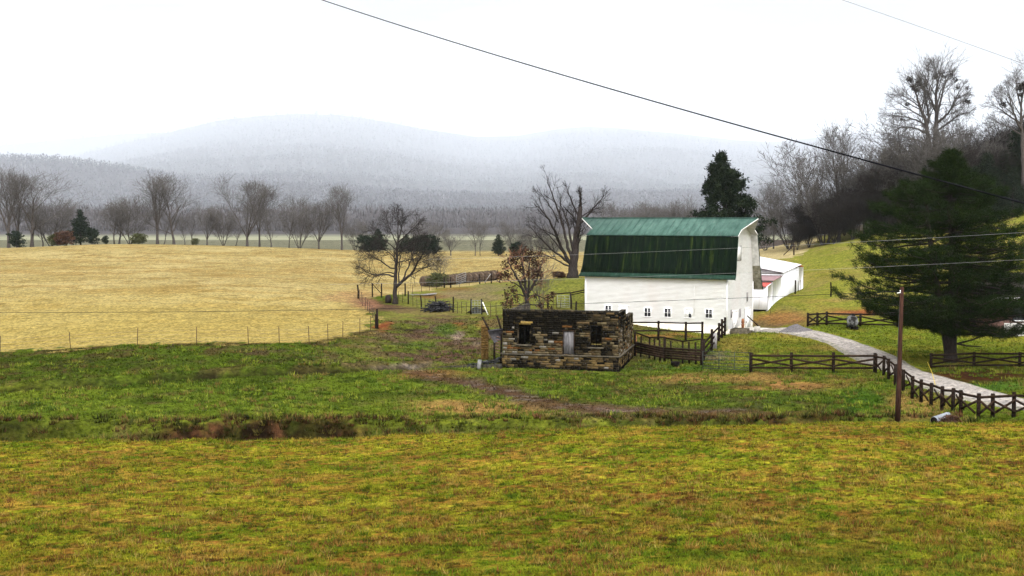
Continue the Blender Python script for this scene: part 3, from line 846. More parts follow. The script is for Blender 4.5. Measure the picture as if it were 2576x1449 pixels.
# ------------------------------------------------------------------ the white barn
BTH = math.radians(25.5)
BO = P(1828, 843, 118); BO[2] = 0.0
BL, BW = 15.1, 10.2
ROOF_F = [(-.66, 5.62), (-.20, 6.0), (.18, 6.65), (.55, 8.0), (1.15, 9.94)]
RIDGE = (5.1, 11.66)
ROOF_B = [(9.05, 9.94), (9.65, 8.0), (10.0, 6.6), (10.35, 5.25), (11.0, 4.05)]
def siding_mat():
    m, t, b = new_mat('white_clapboard')
    f = noise_of(t, 1.4, (.6, .6, 2.5), 7)
    c = ramp_of(t, f, ((.3, (.76, .745, .735)), (.6, (.86, .85, .845))))
    g = noise_of(t, .35, (1, 1, .5), 4)
    c = mixc(t, c, (.80, .72, .70), ramp_of(t, g, ((.5, (0, 0, 0)), (.75, (.45, .45, .45)))))
    d = noise_of(t, 9.0, (.5, .5, 4), 5)
    c = mixc(t, c, (.45, .42, .39), ramp_of(t, d, ((.62, (0, 0, 0)), (.72, (.25, .25, .25)))))
    t.links.new(c, b.inputs['Base Color']); b.inputs['Roughness'].default_value = .75
    return m
def moss_roof_mat():
    m, t, b = new_mat('mossy_green_metal')
    f = noise_of(t, 3.2, (1.0, .07, .07), 8, .75)
    c = ramp_of(t, f, ((.33, (.0012, .0025, .0015)), (.47, (.002, .006, .0025)), (.56, (.0045, .011, .0035)), (.68, (.032, .042, .008))))
    g = noise_of(t, 1.1, (1, .35, .35), 7, .7)
    c = mixc(t, c, (.002, .004, .003), ramp_of(t, g, ((.42, (0, 0, 0)), (.62, (.75, .75, .75)))))
    h = noise_of(t, 7.0, (1.0, .04, .04), 4, .6)
    c = mixc(t, c, (.022, .042, .02), ramp_of(t, h, ((.66, (0, 0, 0)), (.74, (.5, .5, .5)))))
    t.links.new(c, b.inputs['Base Color']); b.inputs['Roughness'].default_value = .9; b.inputs['Specular IOR Level'].default_value = .03
    bump_of(t, b, f, .3, .03)
    return m
def green_roof_mat(name, a, c2):
    m, t, b = new_mat(name)
    f = noise_of(t, 1.8, (1, .3, .3), 7, .65)
    c = ramp_of(t, f, ((.35, a), (.65, c2)))
    h = noise_of(t, 5.0, (1, .15, .15), 5)
    c = mixc(t, c, (.10, .12, .11), ramp_of(t, h, ((.58, (0, 0, 0)), (.75, (.55, .55, .55)))))
    t.links.new(c, b.inputs['Base Color']); b.inputs['Roughness'].default_value = .65
    b.inputs['Specular IOR Level'].default_value = .12
    return m
M['siding'] = siding_mat()
M['moss_roof'] = moss_roof_mat()
M['green_roof'] = green_roof_mat('light_green_metal', (.015, .045, .034), (.046, .094, .074))
M['green_strip'] = green_roof_mat('dark_green_metal', (.004, .018, .010), (.010, .033, .020))
M['soffit'] = mat('weathered_soffit', (.40, .39, .365), (.6, .59, .565), 2.2, rough=.9)
M['soffit_moss'] = mat('mossy_soffit', (.10, .09, .055), (.27, .25, .19), 2.6, rough=.9)
M['stucco'] = mat('cream_foundation', (.50, .44, .30), (.78, .74, .66), 1.1, (1, 1, 1.6), rough=.9)

def build_barn():
    t = thing('barn', 'white clapboard barn with a steep green metal roof, the biggest building in the valley', 'barn', BO, -BTH, local=True)
    def vmin(w):
        return 0.0 if w <= 5.9 else float(np.interp(w, [6.0, 6.65, 8.0, 9.94, RIDGE[1]], [0, .22, .6, 1.2, RIDGE[0]]))
    def vmax(w):
        return BW if w <= 5.0 else float(np.interp(w, [5.25, 6.6, 8.0, 9.94, RIDGE[1]], [10.2, 9.95, 9.6, 9.0, RIDGE[0]]))
    e = .128
    b = MB()
    # solid core just inside the boards
    prof = [(0.03, .0), (0.03, 5.7)] + [(v + .12, w - .1) for v, w in ROOF_F[2:]] + [(RIDGE[0], RIDGE[1] - .12)] + [(v - .12, w - .1) for v, w in ROOF_B[:3]] + [(BW - .03, 5.0), (BW - .03, -.6)]
    b.prism(prof, 0, -BL + .03, -.03)
    w = .95
    while w < 5.75:
        q = [(-BL, -.03, w), (0, -.03, w), (0, -.004, w + e), (-BL, -.004, w + e), (-BL, .03, w), (0, .03, w)]
        b.add(q, [(0, 1, 2, 3), (4, 5, 1, 0)])
        w += e
    for u, sg in ((0.0, 1), (-BL, -1)):
        w = .55 if sg > 0 else .9
        while w < RIDGE[1] - .3:
            a0, a1, c0, c1 = vmin(w), vmin(w + e), vmax(w), vmax(w + e)
            q = [(u + sg * .03, a0, w), (u + sg * .03, c0, w), (u + sg * .004, c1, w + e), (u + sg * .004, a1, w + e), (u - sg * .03, a0, w), (u - sg * .03, c0, w)]
            b.add(q, [(0, 1, 2, 3), (4, 5, 1, 0)])
            w += e
    b.build('wall', M['siding'], t)
    b = MB()
    b.box((-BL / 2, .10, .18), (BL + .10, .30, 1.54)); b.box((-.10, BW / 2 + .1, -.06), (.30, BW - .3, 1.2)); b.box((-BL + .1, BW / 2, .2), (.3, BW - .4, 1.5))
    b.build('foundation', M['stucco'], t)
    for u, v, lo, hi in ((.0, -.0, .5, 5.6), (-BL, 0, .9, 5.6), (0, BW, -.1, 4.9)):
        b = MB(); b.box((u, v - .0, (lo + hi) / 2), (.13, .13, hi - lo))
        b.build('corner_board', M['white'], t)
    # roof shells: stations (v, w, left u, right u)
    def shell(st, th, name, m, nrm_sign=1):
        b = MB()
        st = np.array(st, float)
        d = np.gradient(st[:, :2], axis=0)
        n = np.stack([-d[:, 1], d[:, 0]], -1); n /= np.linalg.norm(n, axis=1, keepdims=True)
        n *= np.where(n[:, 1:2] < 0, -1, 1)
        k = len(st)
        top = [[(u, s[0], s[1]) for s, u in ((s, s[2 + i]) for s in st)] for i in (0, 1)]
        bot = [[(s[2 + i], s[0] - n[j][0] * th, s[1] - n[j][1] * th) for j, s in enumerate(st)] for i in (0, 1)]
        v = top[0] + top[1] + bot[0] + bot[1]
        f = []
        for j in range(k - 1):
            f += [(j, j + 1, k + j + 1, k + j), (2 * k + j, 3 * k + j, 3 * k + j + 1, 2 * k + j + 1), (j, 2 * k + j, 2 * k + j + 1, j + 1), (k + j, k + j + 1, 3 * k + j + 1, 3 * k + j)]
        f += [(0, k, 3 * k, 2 * k), (k - 1, 3 * k - 1, 4 * k - 1, 2 * k - 1)]
        b.add(v, f)
        return b
    # upper slopes with the pointed hay hoods
    up = [(1.05, 9.90, -15.5, .75), (2.45, 10.52, -15.3, .72), (RIDGE[0], RIDGE[1], -17.6, 1.75), (7.75, 10.52, -15.3, .72), (9.15, 9.90, -15.5, .75)]
    b = shell(up, .07, 'roof', None)
    # standing seams, parallel to the slope
    for u in np.arange(-17.0, 1.6, .78):
        lo = max(0.0, 0)
        for st in (up[:3], up[:1:-1]):
            pts = []
            for f in np.linspace(0, 1, 25):
                v = st[0][0] + (st[2][0] - st[0][0]) * f
                vs = [s[0] for s in st]
                o = np.argsort(vs)
                w = np.interp(v, np.array(vs)[o], np.array([s[1] for s in st])[o])
                l = np.interp(v, np.array(vs)[o], np.array([s[2] for s in st])[o]); r = np.interp(v, np.array(vs)[o], np.array([s[3] for s in st])[o])
                if l + .05 < u < r - .05:
                    pts.append((u, v, w + .012))
            for p, q in zip(pts[:-1], pts[1:]):
                b.beam(p, q, .035, .05)
    b.beam((-17.55, RIDGE[0], RIDGE[1] + .02), (1.7, RIDGE[0], RIDGE[1] + .02), .3, .06)
    b.build('roof', M['green_roof'], t, label='pale green upper roof with standing seams')
    fr = [(v, w, -15.65 + .06 * i, .95 - .05 * i) for i, (v, w) in enumerate(ROOF_F)]
    b = shell(fr[1:], .07, '', None)
    for u in np.arange(-15.3, .8, .62):
        for p, q in zip(fr[1:-1], fr[2:]):
            b.beam((u, p[0] - .015, p[1] + .01), (u, q[0] - .015, q[1] + .01), .03, .04)
    b.build('lower_roof', M['moss_roof'], t, label='dark mossy lower roof face')
    b = shell([(v - .01, w + .02, l, r) for v, w, l, r in fr[:2]], .07, '', None)
    for u in np.arange(-15.5, .9, .31):
        b.beam((u, fr[0][0] - .02, fr[0][1] + .04), (u, fr[1][0] - .02, fr[1][1] + .04), .025, .03)
    b.build('eave_strip', M['green_strip'], t, label='cleaner green metal strip along the eave')
    bk = [(v, w, -15.5, .75 + .04 * i) for i, (v, w) in enumerate(ROOF_B)]
    b = shell(bk, .07, '', None)
    b.build('lower_roof', M['moss_roof'], t)
    # soffits and barge boards of the overhangs at both gable ends
    for st in (up[:3], up[2:], fr[1:], bk):
        for i, ug in ((2, -BL), (3, 0.0)):
            b, bm = MB(), MB()
            for p, q in zip(st[:-1], st[1:]):
                tgt = bm if st is bk and q[1] < 6.0 else b
                off = .10
                n = np.array((-(q[1] - p[1]), q[0] - p[0])); n = n / np.linalg.norm(n); n = n * (1 if n[1] > 0 else -1)
                if st is bk: n = np.array((abs(n[0]), n[1]))
                if st is not bk and st[0][1] < 8: n = np.array((-abs(n[0]), n[1]))
                a, c = np.array(p[:2]) - n * off, np.array(q[:2]) - n * off
                tgt.add([(ug, a[0], a[1]), (p[i] - .02 * np.sign(p[i] - ug), a[0], a[1]), (q[i] - .02 * np.sign(q[i] - ug), c[0], c[1]), (ug, c[0], c[1])], [(0, 1, 2, 3)])
            b.build('soffit', M['soffit'], t)
            if bm.v: bm.build('soffit', M['soffit_moss'], t, label='mossy underside of the flared back eave')
    for st in (up, fr, bk):
        for i, sg in ((2, -1), (3, 1)):
            b = MB()
            for p, q in zip(st[:-1], st[1:]):
                b.beam((p[i] + sg * .02, p[0], p[1] - .08), (q[i] + sg * .02, q[0], q[1] - .08), .03, .09)
            b.build('barge_board', M['white_old'] if st is up else M['green_strip'], t)
    # hay-hood track beam
    b = MB()
    b.beam((.0, RIDGE[0], RIDGE[1] - .35), (1.5, RIDGE[0], RIDGE[1] - .3), .12, .14)
    b.build('hay_track', M['soffit_moss'], t)
    # windows on the long side
    def fhit(px, py):
        h = frame_hit(BO, -BTH, px, py, v=0.0)
        return h[0], h[2]
    for cx_, cy_, kind in ((1530.5, 779, 'dark'), (1629.5, 785.5, 'dark'), (1680, 786.8, 'dark'), (1732, 788.5, 'pale'), (1783.5, 789, 'dark')):
        u, w = fhit(cx_, cy_)
        ww, hh = .64, .82
        f, g = MB(), MB()
        for dx in (-1, 1):
            f.box((u + dx * (ww / 2 + .035), -.05, w), (.07, .09, hh + .14))
        f.box((u, -.052, w + hh / 2 + .035), (ww, .09, .07)); f.box((u, -.06, w - hh / 2 - .05), (ww + .24, .12, .06))
        f.box((u, -.05, w), (.05, .05, hh)); f.box((u - ww / 4 - .012, -.047, w), (ww / 2 - .06, .035, .022)); f.box((u + ww / 4 + .012, -.047, w), (ww / 2 - .06, .035, .022))
        wo = f.build('window', M['white'], t, label='window boarded white but for one dark pane' if kind == 'pale' else None)
        if kind == 'dark':
            g.box((u, -.033, w), (ww, .02, hh))
            g.build('pane', M['dark'], wo)
        else:
            g.box((u + ww / 4, -.033, w - hh / 4), (ww / 2, .02, hh / 2))
            g.build('pane', M['dark'], wo)
            g = MB()
            g.box((u - ww / 4, -.034, w), (ww / 2, .02, hh)); g.box((u + ww / 4, -.034, w + hh / 4), (ww / 2, .02, hh / 2))
            g.build('board', M['white_old'], wo)
    u, w = fhit(1568, 780)
    f = MB(); f.box((u, -.05, w - .25), (1.05, .05, 1.3)); f.box((u, -.06, w + .43), (1.2, .07, .08)); f.beam((u - .45, -.08, w - .8), (u + .45, -.08, w + .3), .04, .1)
    f.build('hatch', M['white_old'], t, label='low white board hatch')
    # vent pipe stains / conduit on the long wall
    b = MB()
    u, w = fhit(1747, 735); b.tube([(u, -.06, 4.9), (u, -.06, 1.9)], .02, 5)
    b.build('conduit', M['white_old'], t)
    # doors, slits and the hay door in the gable facing the drive
    def ghit(px, py):
        h = frame_hit(BO, -BTH, px, py, u=0.0)
        return h[1], h[2]
    def gbox(b, x0, y0, x1, y1, d=.06):
        v0, w0 = ghit(x0, y0); v1, w1 = ghit(x1, y1)
        b.box((.03 + d / 2, (v0 + v1) / 2, (w0 + w1) / 2), (d, abs(v1 - v0), abs(w1 - w0)))
        return v0, v1, min(w0, w1), max(w0, w1)
    for x0, y0, x1, y1 in ((1842.5, 786, 1853.5, 833), (1873.5, 779, 1885.5, 832)):
        b = MB()
        v0, v1, w0, w1 = gbox(b, x0, y0, x1, y1, .06)
        for k in range(1, 6):
            b.box((.095, v0 + (v1 - v0) * k / 6, (w0 + w1) / 2), (.02, .03, w1 - w0 - .1))
        b.beam((.10, v0 + .1, w0 + .3), (.10, v1 - .1, w1 - .6), .03, .12)
        do = b.build('door', M['white_old'], t)
        b = MB(); b.box((.12, v0 + (v1 - v0) * .15, w0 + (w1 - w0) * .45), (.05, .06, .16)); b.build('handle', M['steel'], do)
        b = MB(); b.box((.06, (v0 + v1) / 2, w1 + .07), (.1, abs(v1 - v0) + .3, .10)); b.build('door_track', M['white_old'], do)
    for x0, y0, x1, y1 in ((1837.5, 779.5, 1840.2, 799.5), (1859.3, 777.5, 1862, 798.0), (1877.5, 736, 1880.6, 758), (1879, 785.5, 1880.6, 798)):
        b = MB(); v0, v1, w0, w1 = gbox(b, x0, y0, x1, y1, .03)
        wo = b.build('window', M['grey_wood'], t)
        b = MB(); b.box((.05, (v0 + v1) / 2, w0 - .05), (.10, abs(v1 - v0) + .16, .07)); b.build('sill', M['white_old'], wo)
    b = MB(); v0, v1, w0, w1 = gbox(b, 1853, 622, 1862, 652, .05)
    ho = b.build('hay_door', M['white_old'], t)
    b = MB(); b.box((.06, v1 + .08, (w0 + w1) / 2), (.06, .1, w1 - w0 + .3)); b.box((.06, (v0 + v1) / 2, w0 - .1), (.06, abs(v1 - v0), .1)); b.build('trim', M['grey_wood'], ho)
    return t
barn = build_barn()

def bl(u, v, w=0.0):
    """barn local -> world"""
    c, s = math.cos(-BTH), math.sin(-BTH)
    return np.array((BO[0] + c * u - s * v, BO[1] + s * u + c * v, w))
# steps, slab, block, board and rusty bar at the barn doors
def barn_yard():
    t = thing('concrete_steps', 'dark stained concrete steps below the first barn door', 'steps', bl(.2, 1.0, 0), -BTH, local=True)
    for i, (u0, u1, h) in enumerate(((0.0, 1.5, .62), (1.5, 1.85, .42), (1.85, 2.2, .22))):
        b = MB(); b.box(((u0 + u1) / 2, .45 - .1 * i, h / 2 - .15), (u1 - u0, 1.9 - .1 * i, h + .3)); b.build('step', M['concrete_dark'], t)
    o = MB(); o.box((.0, 0, .35), (.5, .5, .9))
    q = o.build('concrete_block', M['concrete'], None); q.location = bl(2.4, 2.6, 0); q.rotation_euler = (0, 0, -BTH)
    tag(q, 'mossy concrete block standing beside the barn steps', 'block')
    o = MB()
    o.prism([(0, 2.6), (6.3, 1.0), (7.6, 2.4), (7.0, 6.0), (.2, 6.4)], 2, -.5, .34)
    q = o.build('concrete_apron', M['concrete'], None); q.location = bl(.45, 0, .0); q.rotation_euler = (0, 0, -BTH)
    tag(q, 'raised concrete apron with a dark front edge between barn and drive', 'apron')
    o = MB(); o.beam(bl(.35, 6.6, 1.5), bl(1.3, 8.0, .25), .16, .06)
    tag(o.build('plank', M['fence_wood_b'], None), 'loose brown plank leaning by the second barn door', 'plank')
    o = MB(); o.lathe([(.0, 0), (.14, 0), (.16, .35), (.10, .45), (.17, .5), (.12, .9), (0, .95)], 10)
    q = o.build('hand_pump', M['rust'], None); q.location = bl(.5, 4.3, .45)
    tag(q, 'small rusty pump between the two barn doors', 'pump')
    # heap of gravel beside the drive
    g = GY(2005, 116.5)
    o = MB()
    a = np.linspace(0, 2 * math.pi, 40, endpoint=False); r = np.linspace(0, 1, 14)
    R, A = np.meshgrid(r, a, indexing='ij')
    hgt = .95 * np.clip(1 - R, 0, 1) ** .9 * (.85 + .3 * vnoise(np.cos(A) * 3 * R + 9, np.sin(A) * 3 * R + 9, 5)) - .15
    rad = 1.75 * (1 + .18 * np.sin(A * 2 + 1) + .12 * np.sin(A * 3))
    v = np.stack([R * rad * np.cos(A), R * rad * np.sin(A) * .8, hgt + .05 * (vnoise(R * 9, A * 9, 8) - .5)], -1).reshape(-1, 3)
    i = np.arange(13)[:, None] * 40; j = np.arange(40)[None]
    o.add(v, np.stack([i + j, i + (j + 1) % 40, i + 40 + (j + 1) % 40, i + 40 + j], -1).reshape(-1, 4)[:, ::-1])
    q = o.build('gravel_heap', M['gravel_heap'], None, smooth=True); q.location = g
    tag(q, 'heap of grey gravel dumped at the drive near the barn', 'gravel heap')
M['gravel_heap'] = mat('grey_crushed_stone', (.05, .045, .046), (.13, .12, .122), 12, rough=.95, bump=.6)
barn_yard()

# ------------------------------------------------------------------ long white metal sheds behind the barn
def metal_mat(name, c1, c2, axis):
    m, t, b = new_mat(name)
    f = noise_of(t, 1.5, (1, 1, .25), 6)
    c = ramp_of(t, f, ((.35, c1), (.65, c2)))
    d = noise_of(t, .9, (1, 1, 1), 6, .7)
    tcn = N(t, 'ShaderNodeTexCoord'); sp = N(t, 'ShaderNodeSeparateXYZ'); t.links.new(tcn.outputs['Object'], sp.inputs[0])
    w = N(t, 'ShaderNodeTexWave', wave_type='BANDS', bands_direction=axis, i_Scale=1.6, i_Distortion=.0)
    t.links.new(tcn.outputs['Object'], w.inputs['Vector'])
    st = ramp_of(t, noise_of(t, 6, (1, 1, .08), 4), ((.58, (0, 0, 0)), (.72, (.5, .5, .5))))
    c = mixc(t, c, (.42, .36, .3), st)
    t.links.new(c, b.inputs['Base Color']); b.inputs['Roughness'].default_value = .55
    bump_of(t, b, w.outputs[0], .35, .03)
    return m
M['white_metal'] = metal_mat('white_ribbed_metal', (.62, .62, .64), (.76, .76, .78), 'X')
M['white_roof'] = metal_mat('white_roof_metal', (.60, .59, .61), (.70, .69, .71), 'Y')
M['red_roof'] = mat('red_roof_metal', (.27, .055, .048), (.42, .10, .085), 2, rough=.6)
M['brown_roof'] = mat('brown_roof_metal', (.17, .11, .115), (.25, .165, .17), 2, rough=.6)
def build_sheds():
    O = np.array((32.3, 143.0, 0.0)); rz = math.atan2(.93, .37)
    t = thing('long_shed', 'long white metal shed with a broad pale roof behind the barn', 'shed', O, rz, local=True)
    b = MB()
    wall_holes(b, 0, 14.2, .6, 5.15, [], -.1, .1)
    wall_holes(b, .1, 14.0, .6, 5.05, [], 0, .2, flip=True)
    b.prism([(.1, 5.05), (14.0, 5.05), (14.0, 7.5)], 0, .02, .18)
    b.build('wall', M['white_metal'], t)
    b = MB()
    b.add([(-.3, -.35, 5.13), (14.4, -.35, 5.5), (14.4, 14, 8.0), (-.3, 14, 7.65), (-.3, -.35, 5.05), (14.4, -.35, 5.42), (14.4, 14, 7.92), (-.3, 14, 7.57)], [(0, 1, 2, 3), (7, 6, 5, 4), (0, 4, 5, 1), (1, 5, 6, 2), (2, 6, 7, 3), (3, 7, 4, 0)])
    b.build('roof', M['white_roof'], t)
    b = MB(); b.box((-.02, 6, 4.98), (.1, 12.4, .12)); b.build('gutter', M['grey_wood'], t)
    lean = thing('lean_to_shed', 'white lean-to with a dull brown roof against the long pale shed', 'shed', O, rz, local=True)
    b = MB()
    b.prism([(-6.2, .4), (-.02, .4), (-.02, 4.62), (-6.2, 4.4)], 1, -.06, .12)
    wall_holes(b, .12, 12, .6, 4.4, [], -6.2, -6.05, flip=True)
    b.build('wall', M['white_metal'], lean)
    b = MB(); b.add([(-6.5, -.2, 4.46), (-.02, -.2, 4.72), (-.02, 12, 4.72), (-6.5, 12, 4.46), (-6.5, -.2, 4.38), (-.02, -.2, 4.64), (-.02, 12, 4.64), (-6.5, 12, 4.38)], [(0, 1, 2, 3), (7, 6, 5, 4), (0, 4, 5, 1), (1, 5, 6, 2), (2, 6, 7, 3), (3, 7, 4, 0)])
    b.build('roof', M['brown_roof'], lean)
    low = thing('low_shed', 'lowest white shed with a small red roof, open dark gap under its front wall', 'shed', O, rz, local=True)
    b = MB()
    b.prism([(-9.4, .75), (-6.22, .75), (-6.22, 4.15), (-9.4, 3.9)], 1, -.03, .15)
    wall_holes(b, .15, 12, 1.28, 3.9, [], -9.4, -9.25, flip=True)
    b.build('wall', M['white_metal'], low)
    b = MB(); b.add([(-9.7, .1, 3.95), (-6.22, .1, 4.22), (-6.22, 9, 4.22), (-9.7, 9, 3.95), (-9.7, .1, 3.88), (-6.22, .1, 4.15), (-6.22, 9, 4.15), (-9.7, 9, 3.88)], [(0, 1, 2, 3), (7, 6, 5, 4), (0, 4, 5, 1), (1, 5, 6, 2), (2, 6, 7, 3), (3, 7, 4, 0)])
    b.build('roof', M['red_roof'], low)
    b = MB(); b.box((-8.6, 6, .55), (1.2, 11.6, 1.4)); b.build('gap_dark_box', M['black'], low)  # solid black box set behind the open gap as its painted shade
    end = thing('end_shed', 'narrow white shed end with a strip of red roof, farthest along the sheds', 'shed', O, rz, local=True)
    b = MB()
    b.prism([(14.45, 1.2), (18.4, 1.2), (18.4, 4.95), (14.45, 5.1)], 1, -.04, .14)
    wall_holes(b, .14, 9, 1.2, 4.95, [], 18.25, 18.4, flip=True)
    b.build('wall', M['white_metal'], end)
    b = MB(); b.add([(14.45, .02, 5.5), (18.7, .02, 5.05), (18.7, 9, 5.05), (14.45, 9, 5.5), (14.45, .02, 5.42), (18.7, .02, 4.97), (18.7, 9, 4.97), (14.45, 9, 5.42)], [(0, 1, 2, 3), (7, 6, 5, 4), (0, 4, 5, 1), (1, 5, 6, 2), (2, 6, 7, 3), (3, 7, 4, 0)])
    b.build('roof', M['red_roof'], end)
build_sheds()

# ------------------------------------------------------------------ the old stone shed
def stone_mat():
    m, t, b = new_mat('blackened_stone')
    tcn = N(t, 'ShaderNodeTexCoord'); sp = N(t, 'ShaderNodeSeparateXYZ'); t.links.new(tcn.outputs['Object'], sp.inputs[0])
    ad = N(t, 'ShaderNodeMath', operation='ADD'); t.links.new(sp.outputs['X'], ad.inputs[0]); t.links.new(sp.outputs['Y'], ad.inputs[1])
    cb = N(t, 'ShaderNodeCombineXYZ'); t.links.new(ad.outputs[0], cb.inputs[0]); t.links.new(sp.outputs['Z'], cb.inputs[1])
    # uneven courses
    wob = N(t, 'ShaderNodeTexNoise', i_Scale=1.3, i_Detail=3); t.links.new(tcn.outputs['Object'], wob.inputs['Vector'])
    vm = N(t, 'ShaderNodeVectorMath', operation='SCALE'); t.links.new(wob.outputs['Color'], vm.inputs[0]); vm.inputs['Scale'].default_value = .22
    va = N(t, 'ShaderNodeVectorMath', operation='ADD'); t.links.new(cb.outputs[0], va.inputs[0]); t.links.new(vm.outputs[0], va.inputs[1])
    br = N(t, 'ShaderNodeTexBrick', i_Scale=1.0, i_5=.012, i_6=.3, i_7=0.0, i_8=.42, i_9=.15)
    br.offset = .37; br.squash = .8; br.squash_frequency = 3
    t.links.new(va.outputs[0], br.inputs['Vector'])
    br.inputs['Color1'].default_value = rgb((.14, .10, .048)); br.inputs['Color2'].default_value = rgb((.045, .032, .016)); br.inputs['Mortar'].default_value = rgb((.016, .013, .009))
    f = noise_of(t, 2.3, (1, 1, 3.5), 6, .7)
    c = mixc(t, br.outputs[0], ramp_of(t, f, ((.3, (.35, .32, .3)), (.5, (.9, .88, .85)), (.68, (1.55, 1.55, 1.5)))), 1.0, 'MULTIPLY')
    # lighter bare patches
    g = noise_of(t, 1.5, (1, 1, 2.2), 6, .75)
    gm = ramp_of(t, g, ((.53, (0, 0, 0)), (.66, (.6, .6, .6))))
    c = mixc(t, c, (.40, .37, .32), mixc(t, gm, br.outputs['Fac'], 0.0))
    # rust-brown patches
    h = noise_of(t, .9, (1, 1, 1.2), 4); 
    c = mixc(t, c, (.13, .065, .02), ramp_of(t, h, ((.6, (0, 0, 0)), (.72, (.5, .5, .5)))))
    # black algae, heavy under the coping and in drips
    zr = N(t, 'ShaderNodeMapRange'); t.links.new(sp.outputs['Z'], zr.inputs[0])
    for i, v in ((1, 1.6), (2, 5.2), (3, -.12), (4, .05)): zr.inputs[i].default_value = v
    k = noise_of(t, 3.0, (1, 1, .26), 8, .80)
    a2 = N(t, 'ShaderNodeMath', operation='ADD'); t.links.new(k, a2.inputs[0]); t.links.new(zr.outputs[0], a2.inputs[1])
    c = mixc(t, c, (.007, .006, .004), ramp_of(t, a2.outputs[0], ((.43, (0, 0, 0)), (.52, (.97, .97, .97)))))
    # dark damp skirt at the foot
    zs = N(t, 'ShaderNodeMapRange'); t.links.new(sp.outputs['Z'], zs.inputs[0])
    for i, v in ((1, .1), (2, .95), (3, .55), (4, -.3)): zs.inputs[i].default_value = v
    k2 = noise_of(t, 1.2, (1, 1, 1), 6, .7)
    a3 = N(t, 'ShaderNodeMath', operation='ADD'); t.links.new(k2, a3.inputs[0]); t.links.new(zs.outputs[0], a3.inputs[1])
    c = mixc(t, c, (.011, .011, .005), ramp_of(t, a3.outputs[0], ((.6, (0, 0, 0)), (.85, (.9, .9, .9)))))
    t.links.new(c, b.inputs['Base Color']); b.inputs['Roughness'].default_value = .95
    bump_of(t, b, br.outputs['Fac'], -.6, .04)
    return m
M['stone'] = stone_mat()
def stone_blocks(b, x0, x1, z0, z1, holes, y, sign, flip, seed, foot=False):
    """uneven courses of separate stones standing a few centimetres proud of the wall core"""
    r = np.random.default_rng(seed)
    z = z0
    while z < z1 - .05:
        h = min(r.uniform(.11, .21), z1 - z)
        x = x0 - r.uniform(0, .3)
        while x < x1:
            w = r.uniform(.18, .62)
            a, c = max(x, x0), min(x + w, x1)
            if c - a > .05:
                segs = [(a, c)]
                for hx0, hx1, hz0, hz1 in holes:
                    if z + h > hz0 + .02 and z < hz1 - .02:
                        segs = [q for s0, s1 in segs for q in ((s0, min(s1, hx0)), (max(s0, hx1), s1)) if q[1] - q[0] > .04]
                for s0, s1 in segs:
                    mx, mz = (s0 + s1) / 2, z + h / 2
                    # black algae: heavy on top, in drips and patches
                    drip = float(vnoise(np.array([mx * 2.6 + 3]), np.array([mz * .5 + seed]), 61)[0])
                    pat = float(fbm(np.array([mx * 1.3 + 9]), np.array([mz * 1.6 + seed]), 62, 3)[0])
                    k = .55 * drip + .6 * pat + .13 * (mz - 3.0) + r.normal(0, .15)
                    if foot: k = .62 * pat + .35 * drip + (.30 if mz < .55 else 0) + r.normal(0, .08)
                    t_ = r.random()
                    if k > .62: c_ = (.008, .007, .005)
                    elif k > .50: c_ = (.030, .023, .013)
                    elif t_ < .09: c_ = (.17, .155, .13)
                    elif t_ < .34: c_ = (.08, .055, .027)
                    elif t_ < .46: c_ = (.05, .038, .02)
                    elif t_ < .53: c_ = (.11, .05, .016)
                    else: c_ = (.095, .074, .040)
                    if foot and k <= .52 and t_ > .4: c_ = (.125, .085, .034)
                    d = r.uniform(.012, .05)
                    ce, si = (mx, y + sign * d / 2, mz), (s1 - s0 - .014, d, h - .014)
                    if flip: ce, si = (ce[1], ce[0], ce[2]), (si[1], si[0], si[2])
                    n0 = b.n
                    b.box(ce, si)
                    b.c.append(np.broadcast_to(np.array(c_) * .86 * r.uniform(.7, 1.2), (b.n - n0, 3)))
            x += w
        z += h
M['stones'] = plain_attr_mat('weathered_stones')
M['door_grey'] = mat('grey_door', (.07, .066, .068), (.19, .18, .185), 3, (2, 2, .5), rough=.8)
STH = math.radians(13.0)
SO = P(1555, 938, 88.0); SO[2] = 0.0
